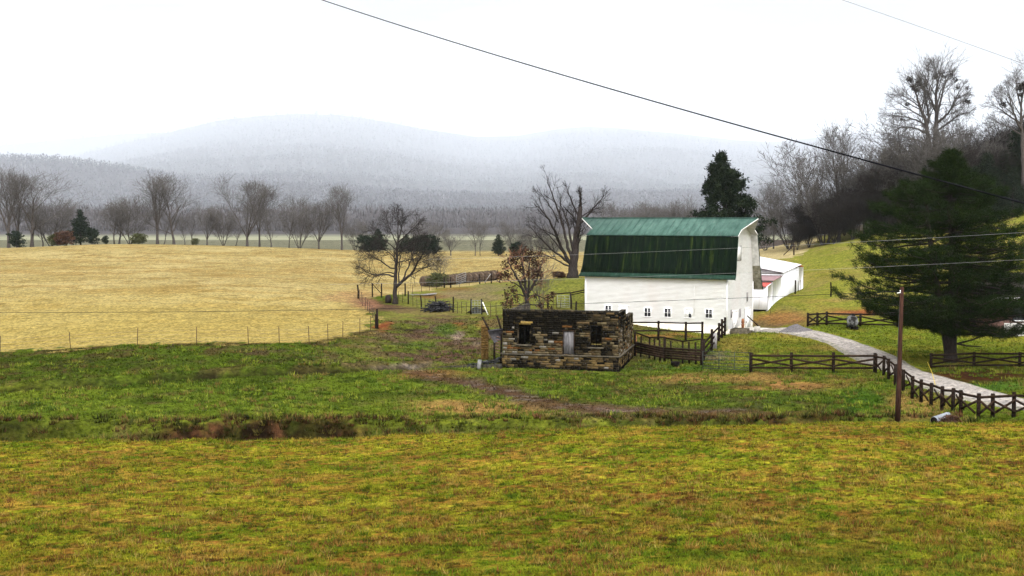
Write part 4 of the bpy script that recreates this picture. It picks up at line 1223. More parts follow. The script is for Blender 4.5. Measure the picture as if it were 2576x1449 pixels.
def build_stone_shed():
    t = thing('stone_shed', 'small old stone shed with blackened walls and empty windows in front of the barn', 'shed', SO, -STH, local=True)
    def fh(px, py):
        h = frame_hit(SO, -STH, px, py, v=0.0); return h[0], h[2]
    def sh(px, py):
        h = frame_hit(SO, -STH, px, py, u=0.0); return h[1], h[2]
    xl = fh(1265, 850)[0]
    top_l, top_r = fh(1265, 782)[1], fh(1555, 786)[1]
    top = min(top_l, top_r)
    holes = []
    for x0, y0, x1, y1 in ((1303, 817, 1333.5, 866), (1484.5, 819, 1514, 873)):
        a, c = fh(x0, y1), fh(x1, y0); holes.append((a[0], c[0], a[1], c[1]))
    a, c = fh(1415.5, 899), fh(1445.5, 833); door = (a[0], c[0], a[1], c[1])
    led = fh(1410, 892)[1]
    b = MB()
    door = (door[0], door[1], led + .02, door[3])
    wall_holes(b, xl, 0.0, led, top, holes + [door], 0, .32)
    # slightly higher corner and ragged coping
    rr = np.random.default_rng(3)
    x = xl
    while x < -.3:
        w = rr.uniform(.35, .8); w = min(w, -x)
        b.box((x + w / 2, .16, top + .05 + .02 * rr.random()), (w - .01, .36, .12 + .05 * rr.random()))
        x += w
    # right side wall, lower towards the back
    ys_ = sh(1574, 800)[0]
    D = 8.4
    sholes = []
    for x0, y0, x1, y1 in ((1559.5, 822, 1566, 868), (1577, 823, 1583, 868)):
        p, q = sh(x0, y1), sh(x1, y0); sholes.append((p[0], q[0], p[1], q[1]))
    ztop2 = sh(1580, 793.5)[1]
    wall_holes(b, .32, ys_, led, top - .03, [h for h in sholes if h[1] < ys_], -.32, 0, flip=True)
    wall_holes(b, ys_, D, led, ztop2, [h for h in sholes if h[0] > ys_], -.32, 0, flip=True)
    wall_holes(b, .32, D, led, top - .03, [], xl, xl + .32, flip=True)
    wall_holes(b, xl + .32, -.32, led, ztop2 - .2, [], D - .32, D)
    wo = b.build('wall', M['stone'], t)
    b = MB()
    stone_blocks(b, xl, 0, led, top + .02, holes + [door], 0.0, -1, False, 5)
    stone_blocks(b, 0, ys_, led, top - .04, [h for h in sholes if h[1] < ys_], 0.0, 1, True, 6)
    stone_blocks(b, ys_ + .01, D, led, ztop2, [h for h in sholes if h[0] > ys_], 0.0, 1, True, 7)
    b.build('facing', M['stones'], wo)
    b = MB()
    wall_holes(b, xl - .06, .06, -.3, led - .1, [], -.06, .3)
    wall_holes(b, .3, D, -.3, led - .1, [], -.3, .06, flip=True)
    wall_holes(b, .3, D, -.3, led - .1, [], xl - .06, xl + .3, flip=True)
    fo = b.build('foundation', M['stone'], t)
    b = MB()
    stone_blocks(b, xl - .06, .06, .1, led - .1, [], -.06, -1, False, 8, True)
    stone_blocks(b, -.06, D, .1, led - .1, [], .06, 1, True, 9, True)
    b.build('facing', M['stones'], fo)
    b = MB()
    b.box(((xl) / 2, .05, led - .05), (-xl + .36, .44, .098)); b.box((0.0, D / 2 + .25, led - .05), (.34, D - .2, .098))
    b.build('ledge', M['concrete_dark'], t)
    b = MB(); b.box((xl / 2, D / 2, ztop2 - .5), (-xl - .66, D - .66, .14)); b.build('roof', M['black'], t, label='unseen flat roof added behind the parapet to darken the windows')  # unseen roof slab added so the window openings stay dark
    b = MB(); b.box((xl / 2, D / 2, led - .15), (-xl - .66, D - .66, .1)); b.build('floor', M['black'], t)
    for h in holes:
        b = MB()
        b.box(((h[0] + h[1]) / 2, .0, h[2] - .05), (h[1] - h[0] + .3, .44, .1)); so = b.build('sill', M['concrete_dark'], t)
        b = MB()
        b.box(((h[0] + h[1]) / 2, .22, (h[2] + h[3]) / 2), (.04, .04, h[3] - h[2])); b.box((h[0] + .03, .22, (h[2] + h[3]) / 2), (.05, .06, h[3] - h[2])); b.box((h[1] - .03, .22, (h[2] + h[3]) / 2), (.05, .06, h[3] - h[2]))
        b.build('window_frame', M['black'], t)
    b = MB(); h = holes[0]; b.box(((h[0] + h[1]) / 2 - .05, -.015, h[3] + .13), (h[1] - h[0] + .5, .05, .24)); b.build('lintel', M['lintel'], t)
    b = MB(); b.box(((door[0] + door[1]) / 2, .06, (door[2] + door[3]) / 2), (door[1] - door[0] - .08, .05, door[3] - door[2] - .06))
    for k in (-1, 1): b.box(((door[0] + door[1]) / 2 + k * .28, .03, (door[2] + door[3]) / 2), (.03, .03, door[3] - door[2] - .1))
    do = b.build('door', M['door_grey'], t, label='grey weathered plank door')
    b = MB()
    for k in (0, 1): b.box((door[k] + (.03 if k == 0 else -.03), -.0, (door[2] + door[3]) / 2), (.07, .1, door[3] - door[2]))
    b.box(((door[0] + door[1]) / 2, -.0, door[3] + .02), (door[1] - door[0] + .1, .1, .1)); b.build('door_frame', M['fence_wood_b'], t)
M['lintel'] = mat('mossy_lintel', (.10, .065, .018), (.22, .15, .045), 4, rough=.95)
build_stone_shed()

# ------------------------------------------------------------------ house half hidden by the pine
def build_house():
    p = GY(2488, 114.0)
    t = thing('house', 'low brown brick house with white gutter behind the big pine', 'house', p, 0, local=True)
    b = MB(); wall_holes(b, 0, 15, -.6, 3.35, [(2.2, 3.4, 1.2, 2.6), (6, 7.2, 1.2, 2.6)], 0, .25); wall_holes(b, .25, 8.5, -.6, 3.35, [], 0, .25, flip=True); wall_holes(b, .25, 15, -.6, 3.35, [], 8.25, 8.5)
    b.build('wall', M['brickbrown'], t)
    b = MB(); b.prism([(-.5, 3.4), (4.25, 5.6), (9.0, 3.4), (9.0, 3.3), (4.25, 5.45), (-.5, 3.3)], 0, -.5, 15.5); b.build('roof', M['roof_dark'], t)
    b = MB(); b.prism([(.0, 3.35), (4.25, 5.3), (8.5, 3.35)], 0, .02, .2); b.build('gable', M['brickbrown'], t)
    b = MB(); b.box((7.5, -.58, 3.36), (16, .14, .15)); b.build('gutter', M['white'], t)
    for x in (2.8, 6.6):
        b = MB(); b.box((x, .1, 1.9), (1.2, .05, 1.4)); wo = b.build('window', M['dark'], t)
        b = MB(); b.box((x, .02, 1.17), (1.36, .18, .08)); b.build('sill', M['white'], wo)
    x0 = frame_hit(p, 0, 2526, 846, v=-2.2)[0]
    b = MB()
    for k in range(8):
        b.box((x0 + 3, -2.2 + .004 * (k % 2), -.02 + .155 * k), (6, .1, .145))
    b.build('porch_wall', M['soffit'], t)
M['brickbrown'] = mat('brown_brick', (.05, .028, .022), (.11, .065, .052), 5, (1, 1, 2.5), bump=.2)
M['roof_dark'] = mat('dark_shingle', (.02, .016, .015), (.045, .038, .036), 5, (1, 3, 1))
build_house()
# ------------------------------------------------------------------ fences
def R_(s):
    return np.random.default_rng(s)
def post_box(b, p, h, w, lean=(0, 0), top=True):
    q = p + np.array((lean[0], lean[1], h))
    b.beam(p - np.array((0, 0, .35)), q, w, w, up=(0, 1, 0))
def rail_fence(name, label, cat, posts, h, w, rails, m_post, m_rail, cross=None, seed=1, rw=.05, rh=.14, group=None, parts=('post', 'rail')):
    """posts: ground points; rails: heights of the level rails; cross=(low, high) adds an X in every bay"""
    r = R_(seed)
    t = thing(name, label, cat, posts[0], group=group)
    hs = [h * r.uniform(.97, 1.04) for _ in posts]
    for p, hh in zip(posts, hs):
        b = MB(); post_box(b, p, hh, w, (r.normal(0, .015), r.normal(0, .015)))
        b.build(parts[0], m_post, t)
    for p, q in zip(posts[:-1], posts[1:]):
        d = (q - p)[:2]; d = d / np.linalg.norm(d); off = np.array((d[1], -d[0], 0)) * (w / 2 + rw / 2 - .01)
        if off[1] > 0: off = -off
        for z in rails:
            b = MB(); b.beam(p + off + (0, 0, z + r.normal(0, .012)), q + off + (0, 0, z + r.normal(0, .012)), rw, rh)
            b.build(parts[1], m_rail, t)
        if cross:
            b = MB(); b.beam(p + off * 1.0 + (0, 0, cross[0]), q + off * 1.0 + (0, 0, cross[1]), rw * .9, rh * .9); b.build('brace', m_rail, t)
            b = MB(); b.beam(p + off * 1.75 + (0, 0, cross[1]), q + off * 1.75 + (0, 0, cross[0]), rw * .9, rh * .9); b.build('brace', m_rail, t)
    return t
def wire_fence(name, label, posts, tees, strands, seed=1, h=1.4, pr=.07):
    """wooden posts and thin steel tee posts strung with wire; posts and tees are (ground point, height)"""
    r = R_(seed)
    allp = sorted([(p, hh, 0) for p, hh in posts] + [(p, hh, 1) for p, hh in tees], key=lambda q: q[0][0] if abs(q[0][0]) < 1e6 else 0)
    o = (posts + tees)[0][0]
    t = thing(name, label, 'fence', o)
    for p, hh in posts:
        b = MB(); b.tube([p - (0, 0, .3), p + (r.normal(0, .02), 0, hh * .5), p + (r.normal(0, .04), 0, hh)], [pr, pr * .95, pr * .9], 7); b.build('post', M['fence_wood'], t)
    for p, hh in tees:
        b = MB(); q = p + (r.normal(0, .05), 0, hh)
        b.beam(p - (0, 0, .3), q, .055, .012, up=(0, 1, 0)); b.beam(p - (0, .02, .3), q - (0, .02, 0), .014, .05, up=(0, 1, 0)); b.build('tee_post', M['steel'], t)
    return t
def strand(t, line, heights, rad=.006, m='fwire', name='wire'):
    for z in heights:
        b = MB()
        pts = []
        for p, q in zip(line[:-1], line[1:]):
            for f in (0, .5):
                pts.append(p * (1 - f) + q * f + (0, 0, z - (.03 if f else 0)))
        pts.append(line[-1] + (0, 0, z))
        b.tube(pts, rad, 4, cap=False); b.build(name, M[m], t)

# X-braced plank fences of the drive
fa = [GY(a, 86.0) for a in (1888.5, 1990.5, 2096, 2200)]
rail_fence('paddock_fence', 'dark X-braced wooden fence between the metal gate and the drive', 'fence', fa, 1.47, .19, (1.24, .36), M['fence_wood'], M['fence_wood_b'], cross=(.52, 1.02), seed=2, rh=.15)
fb = [GY(a, y) for a, y in ((2203, 85.9), (2222.6, 84.6), (2235, 82.2), (2252, 79.6), (2272, 77.2), (2294.5, 74.4), (2317, 73.0), (2342, 71.8), (2368.6, 69.8), (2396.5, 69.2), (2417, 67.8), (2460.7, 65.9), (2497, 66.2), (2550, 66.4), (2612, 66.5), (2690, 66.6), (2790, 66.4), (2890, 66.0), (3000, 65.4))]
rail_fence('roadside_fence', 'long dark X-braced fence zigzagging along the gravel drive to the lower right', 'fence', fb, 1.42, .17, (1.24,), M['fence_wood'], M['fence_wood_b'], cross=(.32, 1.0), seed=3)
fc = [GY(a, 121.0) for a in (2032, 2056, 2079, 2164, 2257, 2345, 2420)]
rail_fence('lawn_fence', 'dark crossed-plank fence at the foot of the green hill, behind the tank', 'fence', fc, 1.34, .2, (1.22, .22), M['fence_wood'], M['fence_wood'], cross=(.35, .98), seed=4, rh=.16)
fd = [GY(a, 88.8) for a in (2341.5, 2450, 2565, 2685)]
rail_fence('garden_fence', 'dark low crossed-plank fence at the trunk of the big pine', 'fence', fd, 1.1, .17, (1.0, .14), M['fence_wood'], M['fence_wood'], cross=(.3, .82), seed=5)
# pen between stone shed and barn
fe = [GY(a, y) for a, y in ((1588, 108), (1656, 108.6), (1725, 109.3), (1766.5, 110))]
rail_fence('pen_fence', 'two-rail dark pen fence standing against the white barn wall', 'fence', fe, 1.75, .19, (1.62, .86), M['fence_wood'], M['fence_wood'], seed=6, rh=.13)
ff = [GY(a, y) for a, y in ((1597, 96.5), (1672, 93.0), (1764.5, 90.5))]
t = rail_fence('board_pen', 'dense dark board pen beside the right corner of the stone shed', 'fence', ff, 1.95, .19, (.42, .60, .78, .96, 1.14), M['fence_wood'], M['fence_wood_b'], seed=7, rh=.165)
r = R_(17)
for p, q in zip(ff[:-1], ff[1:]):
    b = MB(); b.beam(p + (0, 0, 1.95), (p + q) / 2 + (0, 0, 1.74), .07, .10); b.beam((p + q) / 2 + (0, 0, 1.74), q + (0, 0, 2.0), .07, .10); b.build('rail', M['fence_wood'], t)
    for f in (.2, .5, .68, .86):
        c = p + (q - p) * f
        b = MB(); b.beam(c + (0, .12, -.2), c + (r.normal(0, .05), .12, 1.72), .13, .10, up=(0, 1, 0)); b.build('picket', M['fence_wood'], t)
fg = [GY(a, y) for a, y in ((1770, 93), (1790, 100), (1808, 108), (1816, 112.5), (1823, 115.5))]
rail_fence('side_fence', 'dark plank fence running back from the pen to the barn corner', 'fence', fg, 1.75, .2, (1.5, 1.05, .55), M['fence_wood'], M['fence_wood'], seed=8, rh=.17)
g0 = GY(1797, 101.5)
b = MB(); b.box(g0 + (0, 0, .62), (.42, .08, 1.5)); b.box(g0 + (0, .06, .62), (.06, .06, 1.7))
tag(b.build('board', M['grey_wood'], None), 'upright pale grey board propped in the dark side fence', 'board')
# galvanised tube gates
def tube_gate(name, label, a, c, h, n, m='tube_gate', rad=.025, z0=.15, ups=(.0, .35, .68, 1.0)):
    t = thing(name, label, 'gate', a)
    for k in range(n):
        z = z0 + (h - z0) * (k / (n - 1)) ** 1.25
        b = MB(); b.tube([a + (0, 0, z), c + (0, 0, z)], rad, 6); b.build('rail', M[m], t)
    for f in ups:
        p = a * (1 - f) + c * f
        b = MB(); b.tube([p + (0, 0, z0), p + (0, 0, h)], rad, 6); b.build('upright', M[m], t)
    return t
tube_gate('tube_gate', 'wide dull metal tube gate between the board pen and the X-braced fence', GY(1768, 88.0), GY(1885, 86.2), 1.42, 6)

# wire fences of the pastures
def base_pts(rows):
    return [(GY(a, y), h) for a, y, h in rows]
cps = [(FENCE_C[i], 1.42) for i in range(1, len(FENCE_C) - 1)]
cps = [(np.array((p[0], p[1], zgs(p[0], p[1]))), h) for p, h in cps]
t = wire_fence('pasture_fence', 'row of thin rusty tee posts with wire along the foot of the gold hay field', [], cps, [], seed=21)
strand(t, [p for p, _ in cps], (.25, .55, .85, 1.15), .005)
cor = GY(950, 114)
bps = [(GY(a, y), h) for a, y, h in ((948, 115.5, 1.5), (946, 118, 1.35), (941, 121, 1.3), (937, 124, 1.3), (930, 127.5, 1.3), (924, 131, 1.3), (918, 134, 1.3), (912, 137, 1.3), (908, 140, 1.3), (905, 142.5, 1.3))]
t = wire_fence('corner_fence', 'close row of thin posts climbing the edge of the hay field from the eroded corner', [(cor, 1.9), (GY(946.5, 116.6), 1.7), (GY(901, 145), 1.7)], bps, [], seed=22, pr=.11)
strand(t, [cor] + [p for p, _ in bps] + [GY(901, 145)], (.3, .7, 1.1), .005)
a, c = GY(936.8, 147.5), GY(960, 147.5)
t = thing('fence_brace', 'dark wooden N-shaped fence brace left of the spreading tree', 'fence brace', a)
for p in (a, c):
    b = MB(); b.tube([p - (0, 0, .3), p + (0, 0, 1.75)], .085, 7); b.build('post', M['fence_wood'], t)
b = MB(); b.tube([a + (0, 0, 1.65), c + (0, 0, .45)], .05, 6); b.build('brace', M['fence_wood'], t)
yard = base_pts([(1027, 140, 1.55), (1060, 134.5, 1.55), (1097, 132, 1.55), (1140, 128.5, 1.7), (1184.5, 125.5, 1.65), (1212, 124.5, 1.65)])
tees = base_pts([(1003, 143, 1.25), (1012, 142, 1.2), (1039, 138, 1.2), (1049, 136.5, 1.2), (1070, 134, 1.2), (1082, 133, 1.2), (1109, 131, 1.2), (1120, 130, 1.2), (1131, 129, 1.2), (1151, 127.6, 1.25), (1162, 127, 1.25), (1173, 126.2, 1.25), (1235, 121, 1.45), (1248, 121, 1.45), (1264, 120.5, 1.4), (1290, 120.5, 1.4), (1318, 121, 1.3)])
t = wire_fence('yard_fence', 'pasture fence of dark posts and thin tee posts crossing behind the stone shed', yard, tees, [], seed=23, pr=.085)
line = [p for p, _ in sorted(yard + tees, key=lambda q: q[0][0])]
strand(t, line, (.3, .65, 1.0, 1.2), .005)
back = base_pts([(1019, 150, 1.6), (1118, 166, 1.5), (1134, 166, 1.5), (1207, 172, 1.4), (1236, 171, 1.7)])
btee = base_pts([(1038, 152, 1.3), (1060, 156, 1.3), (1080, 159, 1.2), (1098, 162, 1.3), (1156, 168, 1.3), (1180, 170, 1.3), (1222, 171, 1.2)])
t = wire_fence('far_fence', 'far dark fence posts in front of the row of hay bales', back, btee, [], seed=24, pr=.1)
strand(t, [p for p, _ in sorted(back + btee, key=lambda q: q[0][0])], (.4, .8, 1.2), .006)
b = MB(); q = back[-1][0]; b.tube([q + (-1.0, -.3, .1), q + (0, 0, 1.5)], .045, 6); b.build('brace', M['grey_wood'], t)
right_ = base_pts([(1366, 122, 1.2), (1378, 122, 1.5), (1437, 123, 1.75), (1449, 125, 1.3)])
rtee = base_pts([(1391, 122, 1.25), (1400, 122, 1.2), (1409, 122, 1.25)])
t = wire_fence('rail_yard_fence', 'short dark fence joining the left corner of the barn', right_[1:], rtee + right_[:1], [], seed=25, pr=.1)
b = MB(); b.beam(right_[2][0] + (-2.2, 0, 1.55), right_[2][0] + (0, 0, 1.75), .07, .12); b.build('rail', M['fence_wood'], t)
b = MB(); b.beam(right_[2][0] + (0, 0, 1.72), bl(-BL - .05, .6, right_[2][0][2] + 1.95), .07, .12); b.build('rail', M['fence_wood'], t)
b = MB(); b.beam(right_[2][0] + (0, 0, 1.52), bl(-BL - .05, .6, right_[2][0][2] + 1.72), .06, .10); b.build('rail', M['fence_wood'], t)
tube_gate('wire_panel', 'grey metal gate panel left of the barn, near the dark corner post', GY(1402, 122.2), GY(1433, 122.6), 1.35, 6, 'gate_pale', .02, ups=(0, .3, .6, 1))
tube_gate('metal_gate', 'pale metal gate hung between two dark posts behind the cattle chute', GY(1187, 125.2), GY(1210, 124.3), 1.5, 7, 'gate_pale', .02, ups=(0, .33, .66, 1))
tube_gate('hay_gate', 'pale tube gate leaning on the round bales', GY(1148, 171.5), GY(1172, 172.5) + (0, 0, .4), 1.5, 6, 'gate_pale', .025, ups=(0, 1))
b = MB(); q = GY(1213, 124.0); b.beam(q + (.05, -.1, 1.35), q + (.65, -.4, -.05), .09, .06)
tag(b.build('prop', M['white_old'], None), 'white timber prop leaning on the pale metal gate post', 'prop')
b = MB(); q = GY(1200, 125.6)
for k in range(9):
    r = R_(100 + k); z = .08 + .07 * k; b.beam(q + (-1.1 + .1 * k, r.uniform(.2, .9), z), q + (1.3 - .12 * k, r.uniform(.2, .9), z + r.uniform(-.05, .08)), .16, .07)
tag(b.build('timber_pile', M['fence_wood'], None), 'low pile of dark timber behind the pale metal gate', 'timber pile')
hill_posts = base_pts([(1990, 199, 1.9)])
b = MB(); q = hill_posts[0][0] + (0, 0, 0)
q = GY(1997, 206)
t = thing('brace_post', 'lone brown post with a slanting strut on the pale field right of the barn', 'post', q)
b.tube([q - (0, 0, .3), q + (0, 0, 2.0)], .12, 7); b.build('post', M['fence_wood_b'], t)
b = MB(); b.tube([q + (-1.9, -.4, .0), q + (-.05, 0, 1.65)], .07, 6); b.build('strut', M['fence_wood_b'], t)
t = wire_fence('hillside_fence', 'few dark posts climbing the green hill beside the white sheds', base_pts([(2000, 148, 1.7), (2090, 140, 1.7), (2157, 136, 1.3)]), base_pts([(1939, 133.0, 1.2), (2008, 151, 1.4), (2014, 154, 1.4)]), [], seed=27, pr=.1)

# ------------------------------------------------------------------ pole and overhead wires
pb = P(2258, 1056, 66.6); pb[2] = zgs(pb[0], pb[1]) - .1
pt = P(2269, 722, 66.6)
t = thing('utility_pole', 'leaning red-brown wooden pole at the right, in front of the big pine', 'pole', pb)
b = MB(); b.tube([pb + (pt - pb) * f for f in (0, .3, .7, 1.0)], [.155, .14, .115, .10], 14); b.build('post', M['pole_wood'], t, smooth=True)
b = MB(); c = pb + (pt - pb) * .965; b.tube([c + (-.10, -.10, -.04), c + (-.3, -.14, -.06)], [.02, .025], 6); b.lathe([(0, 0), (.03, .02), (.03, .08), (0, .1)], 8, c + (-.12, -.1, 0)); b.build('insulator', M['white'], t)
b = MB(); b.tube([pb + (-.155, -.05, .3), pb + (pt - pb) * .9 + (-.125, -.05, 0)], .010, 4); b.build('ground_wire', M['tube_gate'], t)
def wire(name, label, pts, rad, m, ext=(.12, .12)):
    p = np.array([P(*q) for q in pts])
    s = np.concatenate([[0], np.cumsum(np.hypot(*np.diff(p[:, :2], axis=0).T))]); s /= s[-1]
    deg = min(2, len(p) - 1)
    cx, cy = np.polyfit(s, p[:, 0], 1), np.polyfit(s, p[:, 1], 1)
    cz_ = np.polyfit(s, p[:, 2], deg)
    ss = np.linspace(-ext[0], 1 + ext[1], 60)
    b = MB(); b.tube(np.stack([np.polyval(cx, ss), np.polyval(cy, ss), np.polyval(cz_, ss)], -1), rad, 6)
    tag(b.build(name, M[m], None, smooth=True), label, 'overhead wire')
def yl(px, a, ya, c, yc):          # distance along a straight run of wire between two picture columns
    ka, kc = (a - CX) / FPX, (c - CX) / FPX
    A, B = np.array((ka * ya, ya)), np.array((kc * yc, yc)); k = (px - CX) / FPX
    d = B - A; f = (k * A[1] - A[0]) / (d[0] - k * d[1])
    return A[1] + f * d[1]
wire('power_cable', 'thick black cable crossing the sky from top centre down to the right edge', [(810, 0, 40), (1290, 149, yl(1290, 810, 40, 2576, 19)), (1932, 341, yl(1932, 810, 40, 2576, 19)), (2576, 508, 19)], .015, 'wire', (.9, .5))
wire('thin_cable', 'faint thin grey wire high in the top right corner of the sky', [(2120, 0, 60), (2350, 80, yl(2350, 2120, 60, 2576, 52)), (2576, 161, 52)], .013, 'wire_grey', (1.2, 1.2))
wire('bare_wire', 'upper of two pale wires, crossing the green barn roof and the pine', [(1100, 652, 66), (1288, 646, yl(1288, 1100, 66, 2537, 58)), (1855, 624, yl(1855, 1100, 66, 2537, 58)), (2232, 604.6, yl(2232, 1100, 66, 2537, 58)), (2537, 587, 58)], .0045, 'wire_pale', (.02, .5))
wire('bare_wire', 'lower of two pale wires, crossing the eave of the barn and the pine', [(859, 715, 67), (1298, 705, yl(1298, 859, 67, 2576, 57)), (1844, 687.6, yl(1844, 859, 67, 2576, 57)), (2576, 653, 57)], .0045, 'wire_pale', (.02, .5))
wire('telephone_wire', 'dark wire running left from the top of the red-brown pole across the hay field', [(0, 786, 78), (885, 778, yl(885, 0, 78, 2264, 66.5)), (1277, 770, yl(1277, 0, 78, 2264, 66.5)), (1827, 750, yl(1827, 0, 78, 2264, 66.5)), (2264, 733, 66.5)], .014, 'wire', (.25, 0))

# ------------------------------------------------------------------ smaller things
def culvert():
    a = GY(2349, 65.9); a[2] = P(2349, 1058.5, 65.9)[2]
    c = a + np.array((1.15, 1.0, .1))
    t = thing('culvert_pipe', 'pale corrugated metal culvert pipe poking out under the roadside fence', 'culvert pipe', a)
    d = (c - a); L = np.linalg.norm(d)
    s = np.linspace(0, 1, 60)
    b = MB(); b.tube(a + d * s[:, None], .22 + .011 * np.sin(s * L * 2 * math.pi / .068), 20, cap=False)
    b.build('pipe', M['galv'], t, smooth=True)
    b = MB(); b.tube(a + d * s[::4, None] * .98 + d * .01, .198, 20); b.build('bore', M['black'], t)
culvert()
def tank():
    p = GY(2144, 119.0)
    t = thing('propane_tank', 'round grey-white gas tank seen end on, on the lawn before the plank fence', 'tank', p)
    b = MB()
    prof = [(0, -1.35)] + [(.54 * math.sin(a), -1.35 + .3 - .3 * math.cos(a)) for a in np.linspace(.15, math.pi / 2, 8)] + [(.54 * math.sin(a), 1.05 - .3 * math.cos(a)) for a in np.linspace(math.pi / 2, math.pi, 8)]
    k = len(b.v)
    b.lathe(prof, 24)
    v = b.v[0]; sx = p[0] / p[1]; b.v[0] = np.stack([v[:, 0] + v[:, 2] * sx * .9, v[:, 2] - v[:, 0] * sx * .9, v[:, 1]], -1) + p + (0, 0, .78)
    b.build('vessel', M['tank'], t, smooth=True)
    for s in (-.75, .75):
        b = MB(); b.box(p + (0, s, .12), (.75, .18, .36)); b.build('saddle', M['black'], t)
    b = MB(); b.lathe([(0, .0), (.17, 0), (.17, .2), (.12, .27), (0, .28)], 12, p + (0, -.3, 1.28)); b.build('valve_hood', M['black'], t)
M['tank'] = mat('stained_tank_paint', (.015, .014, .013), (.17, .17, .17), 1.8, lo=.45, hi=.62, rough=.55)
tank()
def bale(loc, axis, r, L, label, proto=[None]):
    g = 'round hay bales in a row'
    if proto[0] is None:
        t = thing('hay_bale', label, 'hay bale', loc, axis, group=g, local=True)
        b = MB(); n = 26
        prof = [(0, -L / 2), (r * .5, -L / 2 - .03), (r * .93, -L / 2), (r, -L / 2 + .09), (r * 1.01, 0), (r, L / 2 - .09), (r * .93, L / 2), (r * .5, L / 2 + .03), (0, L / 2)]
        b.lathe(prof, n)
        v = b.v[0]; rr = R_(5)
        v = np.stack([v[:, 2], v[:, 0], v[:, 1] + r * .93], -1)
        v += (vnoise(v[:, 1] * 5 + v[:, 0], v[:, 2] * 5, 3)[:, None] - .5) * .09
        b.v[0] = v
        b.build('straw', M['tan_metal'], t, smooth=True)
        b = MB()
        for f in (-.45, -.15, .15, .45):
            a = np.linspace(0, 2 * math.pi, 28)
            b.tube(np.stack([np.full(28, f), np.cos(a) * r * 1.035, np.sin(a) * r * 1.035 + r * .93], -1), .012, 4, cap=False)
        b.build('net_wrap', M['black'], t)
        proto[0] = t
    else:
        t = copy_tree(proto[0], loc, axis, 1.0, label, g)
    return t
x0, x1 = GY(1073, 173), GY(1132, 176)
dr = math.atan2(*(x1 - x0)[1::-1])
lab = ('leftmost dark hay bale, lying sideways at the open end of the row', 'hay bale second from the left end of the row, half under a shrub', 'third hay bale from the left, where the row turns end on')
for i in range(3):
    q = x0 + (x1 - x0) * i / 2
    bale(q, dr + .02 * i, .78, 1.55, lab[i])
for i, (px, Y, l) in enumerate(((1147, 177, 'dark bale end directly left of the pale leaning gate'), (1163, 178, 'dark hay bale behind the pale leaning gate'), (1179, 178.5, 'rounded bale just right of the pale leaning gate'), (1195, 179, 'middle one of the five right-hand bale ends'), (1210, 179.5, 'bale end third from the right of the row'), (1225, 180, 'bale end beside the far braced fence post'), (1240, 180.5, 'last hay bale at the right end of the row'))):
    bale(GY(px, Y), 1.1 + .1 * (i % 3), .78, 1.55, l)
def brush_pile():
    p = GY(1105, 130.5)
    r = R_(44); b = MB()
    for k in range(170):
        u = r.normal(0, .55); h = max(0, 1.0 * (1 - (u / 1.55) ** 2)) * r.random()
        c = p + (u * 1.15, r.normal(0, .5), h + .05)
        a = r.uniform(-.6, .6); L = r.uniform(.5, 1.7)
        d = np.array((math.cos(a), r.uniform(-.6, .6), math.sin(a) * .6)); d /= np.linalg.norm(d)
        b.tube([c - d * L / 2, c + (0, 0, .04), c + d * L / 2], [r.uniform(.03, .08), .05, .02], 5)
    tag(b.build('brush_pile', M['brush'], None), 'big heap of blackened branches behind the yard fence', 'brush pile')
M['brush'] = mat('charred_branch', (.008, .008, .009), (.06, .058, .06), 4, lo=.4, hi=.7)
brush_pile()
def debris():
    p, q = GY(1040, 149.5), GY(1092, 151)
    b = MB(); r = R_(9)
    for k in range(16):
        f = r.random(); c = p + (q - p) * f + (0, r.uniform(-.8, .8), .1 + .12 * r.random())
        d = (q - p) / np.linalg.norm(q - p) + (0, r.normal(0, .25), r.normal(0, .05))
        b.beam(c - d * .7, c + d * .7, r.uniform(.1, .3), .04)
    tag(b.build('board_pile', M['grey_wood'], None), 'scattered pale grey boards lying right of the spreading tree', 'board pile')
    b = MB(); p = GY(977, 141)
    b.lathe([(0, 0), (.38, 0), (.40, .5), (.33, .85), (.2, .95), (0, .92)], 9, p)
    tag(b.build('tree_stump', M['bark_dark'], None), 'short dark stump left of the spreading tree trunk', 'stump')
debris()
